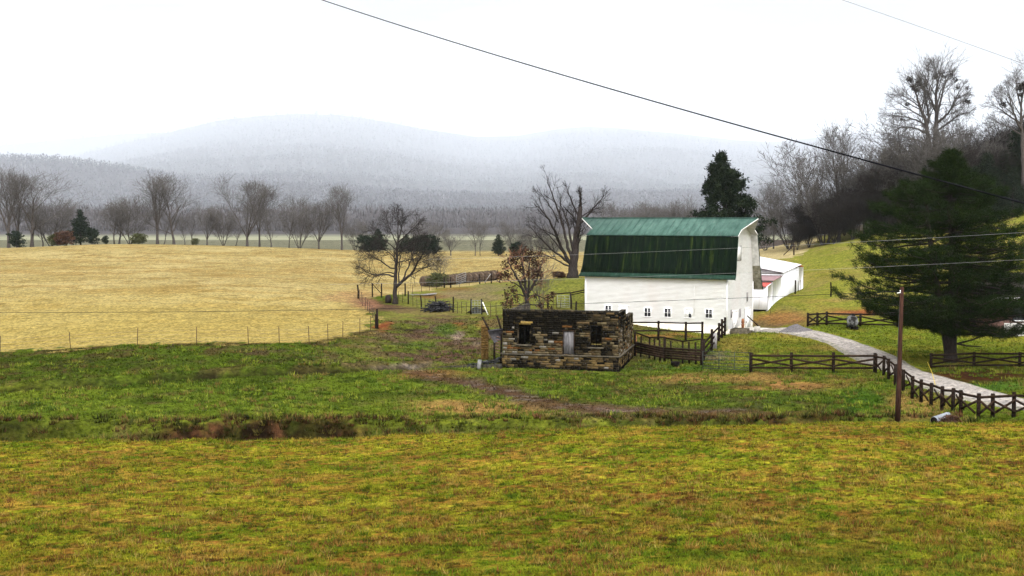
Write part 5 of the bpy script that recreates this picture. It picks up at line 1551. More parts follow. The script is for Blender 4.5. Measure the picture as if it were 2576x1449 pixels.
def chute():
    """old cattle chute: ladder-like loading rack, two leaning timbers and stone stub left of the stone shed"""
    a = GY(1243.5, 91.5); z0 = a[2]
    t = thing('loading_chute', 'dark ladder-like wooden cattle chute against the left side of the stone shed', 'chute', a)
    l0, l1 = a + (0, 0, -.2), P(1244, 838, 91.5)
    r0, r1 = P(1260, 900, 91.2), P(1262, 836, 91.2)
    for p, q in ((l0, l1), (r0 - (0, 0, .9), r1)):
        b = MB(); b.beam(p, q, .16, .12, up=(0, 1, 0)); b.build('upright', M['fence_wood'], t)
    for k in range(6):
        f = k / 5
        p, q = P(1246, 846 + 38 * f, 91.4), P(1258, 849 + 38 * f, 91.1)
        b = MB(); b.beam(p, q, .05, .07); b.build('rung', M['rung'], t)
    b = MB(); p = P(1237, 836, 92); b.prism([(p[0] - .3, p[2] + .15), (p[0] + .9, p[2] + .3), (p[0] + .75, p[2] - .55), (p[0] + .2, p[2] - .75)], 1, 91.3, 92.4); b.build('hopper', M['rusty_grey'], t)
    for (x0, y0), (x1, y1), nm in (((1234, 836), (1213.5, 798), 'first'), ((1262, 834), (1251, 796), 'second')):
        b = MB(); p, q = P(x0, y0, 92.0), P(x1, y1, 92.6); b.beam(p, q, .13, .18 if nm == 'first' else .26, up=(0, 1, 0))
        tag(b.build('leaning_timber', M['fence_wood'], None), 'thin dark timber slanting up left of the chute' if nm == 'first' else 'thick dark timber slanting up between chute and stone shed', 'timber')
    p = GY(1219.5, 95)
    b = MB(); hgt = P(1219, 822, 95)[2] - p[2]
    rp, zc = R_(71), 0.0
    while zc < hgt:
        hz_ = rp.uniform(.10, .22); xc = -.28
        while xc < .26:
            wz = min(rp.uniform(.16, .4), .3 - xc)
            b.box(p + (xc + wz / 2, rp.normal(0, .015), zc + hz_ / 2), (wz - .008, .5, hz_ - .006)); xc += wz
        zc += hz_
    q = b.build('stone_pier', M['pier'], None); tag(q, 'yellow-brown stone pier standing free left of the cattle chute', 'stone pier')
    # low wall, pale leaning slab, and fallen boards
    p, q = GY(1073, 90.6), GY(1262, 89.4)
    b = MB(); n = 16
    for k in range(n):
        f0, f1 = k / n, (k + 1) / n; r = R_(200 + k)
        c0, c1 = p + (q - p) * f0, p + (q - p) * f1
        b.beam(c0 + (0, r.normal(0, .03), .12 + r.normal(0, .02)), c1 + (0, r.normal(0, .03), .12), .34, .5)
    tag(b.build('low_wall', M['dry_stone'], None), 'low black stone wall running left from the stone shed', 'wall')
    b = MB(); p = P(1204, 929, 88.9); b.beam(p, P(1207, 905, 89.1), .28, .09, up=(0, 1, 0))
    tag(b.build('stone_slab', M['slab'], None), 'pale upright slab leaning on the low black wall', 'slab')
    b = MB(); r = R_(61)
    for k in range(26):
        f = r.random()
        c = P(1165 + 95 * f, 925 - 26 * f * r.uniform(.5, 1), 90.6)
        d = np.array((r.uniform(.6, 1.2), r.uniform(-.5, .5), r.uniform(-.05, .5)))
        b.beam(c - d * .7, c + d * .7, r.uniform(.12, .25), .05)
    tag(b.build('plank_heap', M['plank_heap'], None), 'heap of dark fallen planks at the foot of the cattle chute', 'plank heap')
M['slab'] = mat('dull_grey_slab', (.10, .10, .095), (.2, .195, .19), 4)
M['rung'] = mat('pale_rung', (.08, .045, .035), (.18, .11, .09), 4)
M['rusty_grey'] = mat('grey_sheet', (.02, .018, .02), (.08, .075, .08), 3)
M['pier'] = mat('yellow_stone', (.05, .03, .01), (.15, .09, .03), 5, (1, 1, 2.5), bump=.4)
M['dry_stone'] = mat('black_stone', (.010, .010, .008), (.05, .046, .036), 5, (1, 1, 2), bump=.5)
M['plank_heap'] = mat('dark_plank', (.008, .009, .009), (.10, .10, .10), 3, lo=.45, hi=.75)
chute()
def trough():
    p = GY(1698.5, 90.4)
    b = MB(); b.lathe([(0, .08), (.26, .08), (.29, .36), (.34, .37), (.33, .33), (.31, 0), (0, 0)], 16)
    b.v[0] = b.v[0] * (1.05, .8, 1) + p
    tag(b.build('feed_tub', M['black'], None, smooth=True), 'black rubber feed tub on the grass before the board pen', 'tub')
    p = GY(1597.5, 97.3)
    b = MB(); b.lathe([(0, 0), (.13, 0), (.14, .5), (.12, .52), (.14, 1.0), (.12, 1.02), (.14, 1.5), (.11, 1.55), (0, 1.55)], 12); b.v[0] = b.v[0] + p
    tag(b.build('rusty_pipe', M['rust'], None, smooth=True), 'rusty orange upright pipe at the right corner of the stone shed', 'pipe')
    b = MB(); a, m_, c = P(2333, 911, 85), P(2345, 938, 82), P(2357, 984, 77.5)
    b.tube([a, m_, c], .02, 6)
    tag(b.build('guy_guard', M['yellow'], None), 'thin yellow guy wire guard slanting over the gravel drive', 'guy guard')
M['yellow'] = mat('dull_yellow_plastic', (.30, .22, .03), (.42, .32, .05), 3)
trough()
# ------------------------------------------------------------------ trees
UP = np.array((0., 0., 1.))
def norm(v):
    return v / (np.linalg.norm(v) + 1e-9)
def turn(d, ang, az):
    s = np.cross(d, (0.37, .91, .18)); s = norm(s); u = np.cross(s, d)
    return norm(d * math.cos(ang) + (s * math.cos(az) + u * math.sin(az)) * math.sin(ang))
class TP:
    def __init__(self, **k):
        self.n = [9, 7, 6, 5]; self.ratio = [.55, .5, .48, .5]; self.ang = [.75, .75, .75, .7]; self.t0 = [.35, .25, .2, .15]
        self.trop = [.02, .07, .06, .04]; self.wob = [.05, .10, .13, .16]; self.segs = [7, 5, 3, 2]; self.sides = [8, 5, 4, 3]
        self.tap = [.25, .3, .4, .5]; self.min_r = .012; self.last = 4; self.rk = .55; self.profile = lambda t: .62 + .68 * math.sin(3.1416 * min(1.0, .12 + .86 * t))
        self.__dict__.update(k)
def grow(bt, bc, r, p, d, L, rad, lv, T):
    if lv >= T.last:
        bc.cone(p, p + norm(d + r.normal(0, .12, 3) + UP * T.trop[-1] * 2) * L, max(rad, T.min_r))
        return
    n = T.segs[lv]
    pts, dirs = [p], [d]
    for k in range(n):
        d = norm(d + r.normal(0, T.wob[lv], 3) + UP * T.trop[lv])
        p = p + d * L / n
        pts.append(p); dirs.append(d)
    pts = np.array(pts)
    rads = np.linspace(rad, max(rad * T.tap[lv], T.min_r * .8), n + 1)
    if lv == 0:
        rads[0] *= 1.35
    (bt if lv <= 1 else bc).tube(pts, rads, T.sides[lv], cap=False)
    spawn(bt, bc, r, pts, rads, L, lv, T)
def spawn(bt, bc, r, pts, rads, L, lv, T, count=None, t0=None):
    n = len(pts) - 1
    m = count if count is not None else T.n[lv]
    m = max(1, int(round(m * r.uniform(.8, 1.2))))
    t0 = T.t0[lv] if t0 is None else t0
    az = r.uniform(0, 6.28)
    for i in range(m):
        t = t0 + (1 - t0) * (i + r.random()) / m
        t = min(t, .995)
        k = min(int(t * n), n - 1); f = t * n - k
        q = pts[k] * (1 - f) + pts[k + 1] * f
        dd = norm(pts[k + 1] - pts[k])
        az += 2.4 + r.normal(0, .4)
        c = turn(dd, T.ang[lv] * r.uniform(.6, 1.25) * (1.0 if t < .93 else .5), az)
        grow(bt, bc, r, q, c, L * T.ratio[lv] * T.profile((t - t0) / (1 - t0 + 1e-6)) * r.uniform(.7, 1.25), (rads[k] * (1 - f) + rads[k + 1] * f) * T.rk, lv + 1, T)
def bare_proto(seed, H, trunk, twig, T, leaders=1, rad=None, lean=0.0, name='bare_tree', spread=.35, t_split=.25):
    r = R_(seed)
    root = thing(name, 'tree', 'tree', local=True)
    bt, bc = MB(), MB()
    rad = rad or H * .018
    if leaders == 1:
        grow(bt, bc, r, np.array((0., 0, -.4)), norm(np.array((lean, 0, 1.0))), H * .92, rad, 0, T)
    else:
        h0 = H * t_split
        d0 = norm(np.array((lean, 0, 1.0)))
        if h0 > .3:
            bt.tube([np.array((0, 0, -.4)), d0 * h0 * .5, d0 * (h0 + .1)], [rad * 1.35, rad, rad * .9], 8, cap=False)
        for k in range(leaders):
            a = k * 6.283 / leaders + r.normal(0, .3)
            s = spread * r.uniform(.5, 1.2)
            d = norm(np.array((math.cos(a) * s + lean, math.sin(a) * s, 1.0)))
            grow(bt, bc, r, (d0 * h0 if h0 > .3 else np.array((math.cos(a) * .12, math.sin(a) * .12, -.3))), d, (H - h0) * r.uniform(.78, 1.0), rad * (.72 if leaders < 4 else .55), 0, T)
    bt.build('trunk', trunk, root, smooth=True)
    bc.build('crown', twig, root)
    root['height'] = float(max(v[:, 2].max() for v in bc.v))
    return root
PROTO, USED = {}, set()
FARM = (M['bark'], M['twig'])
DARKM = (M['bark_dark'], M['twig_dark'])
Tfar = dict(min_r=.021, n=[10, 6, 5, 3], last=4)
PROTO['tall'] = lambda: bare_proto(11, 16, *FARM, TP(**Tfar, t0=[.12, .25, .2, .2], ang=[.55, .55, .65, .7], trop=[.0, .09, .08, .05], ratio=[.44, .52, .52, .5]), leaders=3, spread=.17, t_split=.24)
PROTO['oval'] = lambda: bare_proto(12, 16, *FARM, TP(**Tfar, t0=[.2, .25, .2, .2], ang=[.72, .6, .7, .7], trop=[.0, .10, .08, .05], ratio=[.46, .52, .52, .5]))
PROTO['fan'] = lambda: bare_proto(13, 15, *FARM, TP(min_r=.021, n=[8, 6, 5, 3], t0=[.15, .25, .2, .2], ang=[.42, .5, .6, .7], trop=[.04, .08, .06, .05], ratio=[.38, .5, .5, .5]), leaders=5, spread=.42, t_split=.16)
PROTO['slim'] = lambda: bare_proto(14, 12, *FARM, TP(min_r=.021, n=[11, 6, 5, 3], t0=[.2, .3, .2, .2], ang=[.65, .6, .7, .7], trop=[.0, .10, .06, .05], ratio=[.38, .52, .5, .5]), rad=.15)
PROTO['lean'] = lambda: bare_proto(15, 10, *FARM, TP(min_r=.021, n=[10, 6, 5, 3], t0=[.3, .3, .2, .2], ang=[.8, .7, .7, .7], trop=[.08, .06, .06, .05], ratio=[.42, .5, .5, .5], wob=[.09, .13, .15, .16]), rad=.17, lean=.45)
PROTO['multi'] = lambda: bare_proto(16, 10, *FARM, TP(min_r=.021, n=[8, 6, 5, 3], t0=[.2, .2, .2, .2], ang=[.55, .6, .7, .7], trop=[.03, .08, .06, .05], ratio=[.36, .5, .5, .5]), leaders=6, spread=.45, t_split=0.0, rad=.16)
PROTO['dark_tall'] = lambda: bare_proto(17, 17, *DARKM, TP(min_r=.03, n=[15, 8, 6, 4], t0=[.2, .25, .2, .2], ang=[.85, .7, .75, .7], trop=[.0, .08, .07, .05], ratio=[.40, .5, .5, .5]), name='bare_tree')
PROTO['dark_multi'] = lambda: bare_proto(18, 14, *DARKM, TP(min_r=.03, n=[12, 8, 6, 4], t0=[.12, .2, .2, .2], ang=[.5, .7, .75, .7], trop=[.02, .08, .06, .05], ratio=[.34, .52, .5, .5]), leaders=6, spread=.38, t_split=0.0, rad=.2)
def evergreen_proto(seed, H, R, prof, foliage, trunk, n_limb, n_tuft, size, name='cedar_tree', droop=0.0, blades=6, crown_lo=.04, jit=.35, rad=None):
    r = R_(seed)
    root = thing(name, 'tree', 'tree', local=True)
    bt, bc = MB(), MB()
    rad = rad or H * .02
    bt.tube([(0, 0, -.4), (0.02 * H * r.normal(), 0, H * .5), (0, 0, H * .97)], [rad * 1.2, rad * .7, .03], 8, cap=False)
    V = []
    for i in range(n_limb):
        t = crown_lo + (1 - crown_lo) * ((i + r.random()) / n_limb) ** .9
        L = R * prof(t) * r.uniform(1 - jit, 1 + jit * .6)
        a = i * 2.4 + r.normal(0, .5)
        d = np.array((math.cos(a), math.sin(a), r.uniform(.0, .5) - droop))
        p0 = np.array((0, 0, t * H))
        p1 = p0 + d * L
        bt.tube([p0, (p0 + p1) / 2 + (0, 0, -.04 * L), p1], [max(.012, rad * .28 * (1 - t)), .02, .01], 4, cap=False)
        m = max(4, int(n_tuft * (L / R) ** 1.2))
        f = r.uniform(.12, 1.05, m) ** .7
        c = p0 + d * (L * f)[:, None] + r.normal(0, 1, (m, 3)) * (.10 * R + .10 * L) * np.array((1, 1, .6)) * (1.15 - f * .6)[:, None]
        V.append(c)
    C_ = np.concatenate(V)
    C_ = C_[C_[:, 2] > .05]
    k = blades
    cc = np.repeat(C_, k, 0); n = len(cc)
    out = np.stack([cc[:, 0], cc[:, 1], np.zeros(n)], -1); out /= np.linalg.norm(out, axis=1, keepdims=True) + 1e-6
    d = out * .7 + r.normal(0, .75, (n, 3)) + np.array((0, 0, .35 - droop * .5)); d /= np.linalg.norm(d, axis=1, keepdims=True)
    s = np.cross(d, r.normal(0, 1, (n, 3))); s /= np.linalg.norm(s, axis=1, keepdims=True) + 1e-6
    L = size * r.uniform(.6, 1.5, n)[:, None]
    st = cc + r.normal(0, size * .3, (n, 3))
    v = np.stack([st - s * L * .2, st + s * L * .2, st + d * L], 1)
    bc.add(v.reshape(-1, 3), np.arange(n * 3).reshape(-1, 3))
    bt.build('trunk', trunk, root, smooth=True)
    bc.build('crown', foliage, root)
    root['height'] = H
    return root
PROTO['cedar'] = lambda: evergreen_proto(31, 9, 2.9, lambda t: 1.02 - t ** 1.4 if t > .1 else .8, M['cedar_far'], M['bark_dark'], 90, 34, .32, blades=6)
PROTO['cedar_round'] = lambda: evergreen_proto(32, 6, 3.0, lambda t: math.sqrt(max(.06, 1 - ((t - .3) / .72) ** 2)), M['cedar_far'], M['bark_dark'], 60, 26, .40, blades=6, jit=.62)
PROTO['bush'] = lambda: evergreen_proto(33, 3, 2.0, lambda t: math.sqrt(max(.06, 1 - ((t - .35) / .67) ** 2)), M['olive'], M['bark_dark'], 50, 24, .28, name='bush')
PROTO['red_bush'] = lambda: evergreen_proto(34, 3.4, 1.8, lambda t: math.sqrt(max(.06, 1 - ((t - .35) / .67) ** 2)), M['redbush'], M['bark_dark'], 50, 24, .28, name='bush')
PROTO['wood_pine'] = lambda: evergreen_proto(35, 14, 3.6, lambda t: 1.05 - t ** 1.3, M['cedar'], M['bark_dark'], 110, 30, .42, name='evergreen_tree', blades=6)
def plant(kind, loc, H, label, group=None, rot=None, wide=1.0, name=None):
    r = R_(int(abs(loc[0] * 131 + loc[1] * 17)) + len(label))
    if kind not in USED:
        f = PROTO[kind]
        PROTO[kind] = f()
        USED.add(kind)
        o = PROTO[kind]
        o.location = tuple(float(q) for q in loc); o['label'] = label
        if group: o['group'] = group
    else:
        o = copy_tree(PROTO[kind], loc, 0, 1, label, group)
        if not group and 'group' in o:
            del o['group']
    s = H / o['height']
    o.rotation_euler = (0, 0, r.uniform(0, 6.28) if rot is None else rot)
    o.scale = (s * wide, s * wide, s)
    if 'bush' in kind: o['category'] = 'bush'
    return o
def line_tree(kind, px, top, Y, label, wide=1.0, rot=None, group='trees along the far edge of the hay field', base=None):
    if kind in ('tall', 'oval', 'slim', 'lean', 'multi', 'fan'):
        wide *= 1.3
    p = GY(px, Y)
    if base is not None:
        p = P(px, base, Y); p[2] = min(p[2], zgs(p[0], Y))
    H = (P(px, top, Y)[2] - p[2]) * (1.2 if kind in ('tall', 'oval', 'slim', 'lean', 'multi', 'fan') else 1.0)
    return plant(kind, p, H, label, group, rot, wide)
# far edge of the hay field, left to right
for a in (
    ('tall', 22, 437, 268, 'tall dark bare tree at the left edge of the picture, behind a round cedar', .95),
    ('tall', 46, 443, 274, 'tall bare tree squeezed between the leftmost tree and the wide one', .8),
    ('oval', 80, 450, 270, 'wide round-crowned bare tree, the biggest at the left end of the treeline', 1.45),
    ('slim', 108, 505, 276, 'short bare tree right under the wide round-crowned one', 1.2),
    ('multi', 128, 512, 278, 'low twiggy bare tree directly left of the reddish bush', 1.2),
    ('cedar_round', 41, 583, 264, 'round dark green cedar bush at the left foot of the treeline', .85),
    ('cedar', 203, 529, 266, 'pointed green cedar tree, the tallest evergreen left in the treeline', 1.05),
    ('red_bush', 163, 584, 264, 'rusty red bush at the left foot of the pointed cedar', 1.3),
    ('bush', 146, 591, 265, 'small dark bush left of the rusty one', 1.1),
    ('cedar_round', 232, 575, 265, 'rounded cedar merging into the right side of the pointed cedar', .8),
    ('cedar_round', 265, 594, 265, 'tiny round dark cedar standing alone right of the pointed cedar', .7),
    ('lean', 288, 520, 268, 'bare tree leaning left, beside the tiny round cedar', 1.0),
    ('oval', 300, 500, 270, 'bare tree with a dark straight trunk right of the tiny round cedar', 1.1),
    ('multi', 327, 505, 269, 'bare tree spreading to the right above an olive bush', 1.0),
    ('bush', 349, 590, 264, 'olive green bush below the spreading bare trees', 1.2),
    ('tall', 396, 449, 267, 'tall bare tree with a high forked crown, left one of the central pair', 1.05),
    ('lean', 412, 540, 269, 'small crooked tree leaning between the two tall central trees', .9),
    ('oval', 438, 455, 268, 'tall bare tree with an open crown, right one of the central pair', 1.15),
    ('slim', 465, 540, 272, 'thin small bare tree right of the tall central pair', 1.1),
    ('slim', 484, 530, 275, 'thin bare tree over a small dark bush', 1.0),
    ('bush', 491, 601, 266, 'small dark bush near the middle of the treeline', .9),
    ('fan', 521, 517, 268, 'short bare tree with a rounded crown, left of a curved bent one', .85),
    ('multi', 562, 528, 268, 'short many-stemmed bare tree between rounded crown and tall fan', .8),
    ('lean', 592, 565, 270, 'low bent tree arching left at the foot of the tall fan-shaped tree', 1.2),
    ('fan', 622, 455, 268, 'tall fan-shaped bare tree right of centre in the hay field treeline', 1.0),
    ('tall', 653, 464, 270, 'tall slender bare tree touching the fan-shaped one on its right', .75),
    ('slim', 682, 520, 266, 'thin upright bare tree between the fan-shaped pair and a gap', 1.2),
    ('lean', 727, 535, 266, 'small twisted bare tree in the gap right of the fan-shaped tree', .8),
    ('multi', 754, 506, 266, 'bare tree with several thin upright stems, left of a broad bushy one', .8),
    ('fan', 802, 505, 266, 'broad bushy bare tree with many stems from the ground', .95),
    ('tall', 860, 478, 264, 'tall curved bare tree at the right end of the hay field treeline', .8),
    ('multi', 893, 560, 266, 'low faint bare tree between the tall curved tree and the dark cedars', .9),
    ('cedar_round', 926, 594, 255, 'low dark evergreen, left end of the clump behind the spreading tree', 1.35),
    ('cedar', 952, 577, 257, 'pointed dark evergreen in the clump left behind the spreading tree', 1.5),
    ('cedar', 1022, 590, 256, 'dark evergreen directly behind the spreading tree', 1.5),
    ('cedar_round', 1062, 594, 255, 'wide dark evergreen right behind the spreading tree', 1.6),
    ('cedar', 1092, 594, 255, 'dark evergreen at the right end of the clump, beside a round bare tree', 1.2),
    ('multi', 1076, 560, 262, 'faint bare tree sticking up above the dark evergreen clump', 1.0),
    ('fan', 1134, 585, 252, 'round dome-shaped bare tree right of the dark evergreen clump', 1.25),
    ('slim', 1195, 553, 252, 'thin pale bare tree with two stems standing alone in the gap', .9),
    ('slim', 1208, 560, 253, 'second stem of the lone thin bare trees in the gap', .8),
    ('cedar', 1254, 591, 252, 'dark evergreen standing left behind the leafy tree by the stone shed', 1.2),
    ('multi', 1300, 566, 254, 'bare bushy tree between that evergreen and the broken tree', 1.0),
    ('cedar_round', 1300, 610, 251, 'low dark shrub behind the top of the leafy tree by the stone shed', .9),
    ('multi', 1350, 575, 250, 'hazy bare tree left behind the broken tree', 1.1),
    ('multi', 1392, 590, 250, 'low hazy bare tree behind the trunk of the broken tree', 1.1),
    ('fan', 1562, 507, 255, 'round bare treetop showing above the left half of the barn roof', 1.1),
    ('multi', 1610, 525, 258, 'low bare treetop just right of the round one above the barn roof', 1.1),
    ('multi', 1645, 523, 258, 'small bare treetop above the middle of the barn roof', .9),
    ('fan', 1706, 508, 256, 'double bare treetop above the barn roof, left of the dark cedar', .85),
    ('multi', 1752, 520, 258, 'bare treetop half hidden by the dark cedar above the barn roof', .9),
    ('tall', 1946, 457, 252, 'faint slim bare tree just right of the dark cedar', .5),
    ('multi', 1925, 540, 250, 'low faint bare tree between the dark cedar and the pale field', 1.0),
):
    line_tree(*a)
# thicket and dark woods on the right-hand hill
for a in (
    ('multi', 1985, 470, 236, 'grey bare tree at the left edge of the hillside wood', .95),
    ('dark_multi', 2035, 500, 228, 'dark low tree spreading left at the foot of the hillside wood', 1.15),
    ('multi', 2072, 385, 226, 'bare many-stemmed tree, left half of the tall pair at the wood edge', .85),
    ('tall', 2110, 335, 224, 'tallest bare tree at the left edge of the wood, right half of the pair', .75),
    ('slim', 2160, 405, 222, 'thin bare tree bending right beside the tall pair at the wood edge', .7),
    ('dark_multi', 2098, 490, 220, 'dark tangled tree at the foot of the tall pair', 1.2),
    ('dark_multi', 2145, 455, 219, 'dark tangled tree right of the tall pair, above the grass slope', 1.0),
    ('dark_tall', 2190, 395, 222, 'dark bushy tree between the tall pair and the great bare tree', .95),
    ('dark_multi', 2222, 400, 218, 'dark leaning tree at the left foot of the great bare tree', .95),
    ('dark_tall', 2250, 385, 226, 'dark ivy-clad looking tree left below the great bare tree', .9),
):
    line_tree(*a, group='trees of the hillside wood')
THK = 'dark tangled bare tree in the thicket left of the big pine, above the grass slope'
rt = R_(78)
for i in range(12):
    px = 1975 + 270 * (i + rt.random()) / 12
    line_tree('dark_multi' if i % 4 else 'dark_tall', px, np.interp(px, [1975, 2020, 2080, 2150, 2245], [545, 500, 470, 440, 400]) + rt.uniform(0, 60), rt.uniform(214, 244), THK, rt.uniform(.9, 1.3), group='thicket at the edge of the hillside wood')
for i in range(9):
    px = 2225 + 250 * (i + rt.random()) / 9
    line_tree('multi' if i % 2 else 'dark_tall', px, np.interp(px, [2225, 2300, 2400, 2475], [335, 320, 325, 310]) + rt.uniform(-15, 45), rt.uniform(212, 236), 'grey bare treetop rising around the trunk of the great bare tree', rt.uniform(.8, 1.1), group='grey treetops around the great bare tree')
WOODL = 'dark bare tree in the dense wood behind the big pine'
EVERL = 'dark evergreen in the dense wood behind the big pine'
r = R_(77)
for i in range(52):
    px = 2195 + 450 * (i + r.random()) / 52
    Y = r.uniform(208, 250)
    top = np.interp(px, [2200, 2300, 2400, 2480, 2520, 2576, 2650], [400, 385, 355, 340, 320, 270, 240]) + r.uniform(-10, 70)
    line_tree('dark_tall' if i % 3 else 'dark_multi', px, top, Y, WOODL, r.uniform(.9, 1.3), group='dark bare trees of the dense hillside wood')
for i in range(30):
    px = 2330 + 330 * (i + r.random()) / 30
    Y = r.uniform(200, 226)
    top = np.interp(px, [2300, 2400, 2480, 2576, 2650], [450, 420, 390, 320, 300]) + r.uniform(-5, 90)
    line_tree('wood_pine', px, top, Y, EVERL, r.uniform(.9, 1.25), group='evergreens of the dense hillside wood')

# ---- trees built limb by limb after their outline
def hero(name, label, base, limbs, T, trunk, twig, seed, Y, scale, sub=1, nchild=10, clen=.45, depth=.55, extra=0, jitter=.0):
    """limbs: list of (pixel polyline, start radius, end radius); every limb is given its own depth"""
    r = R_(seed)
    t = thing(name, label, 'tree', base)
    bt, bc = MB(), MB()
    for k, (poly, r0, r1) in enumerate(limbs):
        slope = 0.0 if k == 0 else r.uniform(-1, 1) * depth
        x0 = poly[0]
        pts = []
        acc = 0.0
        for j, q in enumerate(poly):
            if j:
                acc += math.hypot(q[0] - poly[j - 1][0], q[1] - poly[j - 1][1]) / scale
            pts.append(P(q[0], q[1], Y + slope * acc))
        pts = np.array(pts)
        # smooth resample
        s = np.linspace(0, len(pts) - 1, (len(pts) - 1) * 4 + 1)
        fine = np.stack([np.interp(s, np.arange(len(pts)), pts[:, i]) for i in range(3)], -1)
        for _ in range(3):
            fine[1:-1] = (fine[:-2] + 2 * fine[1:-1] + fine[2:]) / 4
        fine[2:-1] += r.normal(0, .02 + .01 * acc / 5, (len(fine) - 3, 3))
        rads = np.linspace(r0, r1, len(fine))
        if k == 0:
            rads[:3] *= np.array((1.45, 1.2, 1.08))
            fine[0, 2] -= .35
        bt.tube(fine, rads, 9 if r0 > .1 else 6, cap=True)
        L = acc
        spawn(bt, bc, r, fine, rads, L * clen + .6, sub if r0 < .25 else sub, T, count=nchild if k else max(3, nchild // 2), t0=.3 if k else .55)
    bt.build('trunk', trunk, t, smooth=True)
    bc.build('crown', twig, t)
    return t
THERO = TP(min_r=.014, n=[8, 7, 7, 6], ratio=[.55, .62, .6, .58], ang=[.7, .75, .8, .8], trop=[.02, .03, .04, .04], wob=[.06, .14, .16, .18], t0=[.3, .2, .15, .1], last=4, rk=.5)
gb = GY(994, 140.0)
dy = proj(*[np.array([q]) for q in gb])[1][0]
hero('spreading_tree', 'bare spreading tree with low wide limbs standing alone in the middle pasture', gb, [
    ([(994, dy), (993, 735), (996, 690), (998, 645), (1001, 605)], .30, .10),
    ([(996, 722), (1012, 708), (1034, 692), (1047, 668), (1060, 645), (1072, 625)], .2, .05),
    ([(1012, 708), (1024, 680), (1035, 655), (1040, 632), (1044, 610)], .11, .03),
    ([(1034, 692), (1060, 678), (1085, 668), (1098, 660)], .07, .02),
    ([(994, 697), (975, 690), (950, 694), (928, 688), (908, 674)], .11, .025),
    ([(995, 676), (978, 672), (958, 655), (935, 645), (915, 632)], .10, .025),
    ([(996, 690), (980, 684), (960, 688), (940, 700), (922, 690), (903, 682)], .08, .02),
    ([(997, 655), (985, 640), (968, 628), (945, 618)], .08, .02),
    ([(1004, 715), (1003, 680), (1006, 650), (1010, 628)], .10, .03),
    ([(1000, 660), (1020, 655), (1045, 650), (1066, 650)], .08, .02),
    ([(1000, 612), (1008, 585), (1012, 562), (1020, 543)], .09, .02),
    ([(1000, 618), (988, 592), (978, 570), (974, 552)], .08, .02),
    ([(1001, 610), (1022, 592), (1040, 575), (1052, 562)], .07, .02),
    ([(999, 630), (975, 610), (955, 596), (940, 585)], .07, .02),
    ([(1003, 600), (1000, 575), (1003, 552), (999, 536)], .07, .02),
    ([(999, 635), (1025, 622), (1050, 606), (1068, 600)], .06, .02),
], THERO, M['bark_dark'], M['twig_dark'], 201, 140.0, 21.4, nchild=9, clen=.35, depth=.7)
TBRO = TP(min_r=.015, n=[8, 7, 6, 5], ratio=[.5, .55, .55, .5], ang=[.5, .5, .6, .7], trop=[.04, .05, .05, .04], wob=[.05, .10, .12, .16], t0=[.3, .25, .2, .15], last=4, rk=.5)
gb = GY(1441, 146.0)
dy = proj(*[np.array([q]) for q in gb])[1][0]
hero('broken_tree', 'bare tree with a broken snag top and long upswept limbs left of the barn', gb, [
    ([(1441, dy), (1441, 670), (1446, 640), (1450, 600), (1456, 560), (1460, 520)], .62, .26),
    ([(1460, 520), (1461, 500), (1459, 480)], .2, .09),
    ([(1438, 668), (1420, 640), (1404, 600), (1386, 560), (1366, 530), (1344, 512)], .24, .04),
    ([(1441, 655), (1428, 622), (1418, 575), (1402, 520), (1384, 480), (1375, 442)], .22, .03),
    ([(1444, 640), (1434, 595), (1426, 550), (1410, 515)], .18, .05),
    ([(1452, 570), (1474, 548), (1500, 515), (1520, 492)], .17, .03),
    ([(1458, 548), (1486, 530), (1510, 522)], .10, .02),
    ([(1456, 545), (1440, 512), (1430, 488), (1424, 470)], .12, .03),
    ([(1436, 664), (1406, 642), (1378, 620), (1350, 590), (1336, 572)], .17, .03),
    ([(1437, 672), (1402, 656), (1372, 640), (1345, 636)], .12, .02),
    ([(1405, 560), (1392, 530), (1370, 500), (1350, 475)], .08, .02),
    ([(1452, 600), (1444, 575), (1440, 545), (1444, 520)], .10, .03),
    ([(1446, 650), (1454, 620), (1462, 590), (1470, 570)], .10, .03),
    ([(1420, 640), (1390, 600), (1362, 575), (1342, 560)], .09, .02),
], TBRO, M['bark_dark'], M['twig_dark'], 202, 146.0, 20.5, nchild=7, clen=.27, depth=.5)
TBIG = TP(min_r=.02, n=[9, 8, 7, 6], ratio=[.5, .58, .55, .5], ang=[.6, .6, .7, .75], trop=[.03, .04, .04, .03], wob=[.06, .11, .13, .16], t0=[.3, .2, .15, .1], last=4, rk=.5)
gb = GY(2348, 216.0)
dy = proj(*[np.array([q]) for q in gb])[1][0]
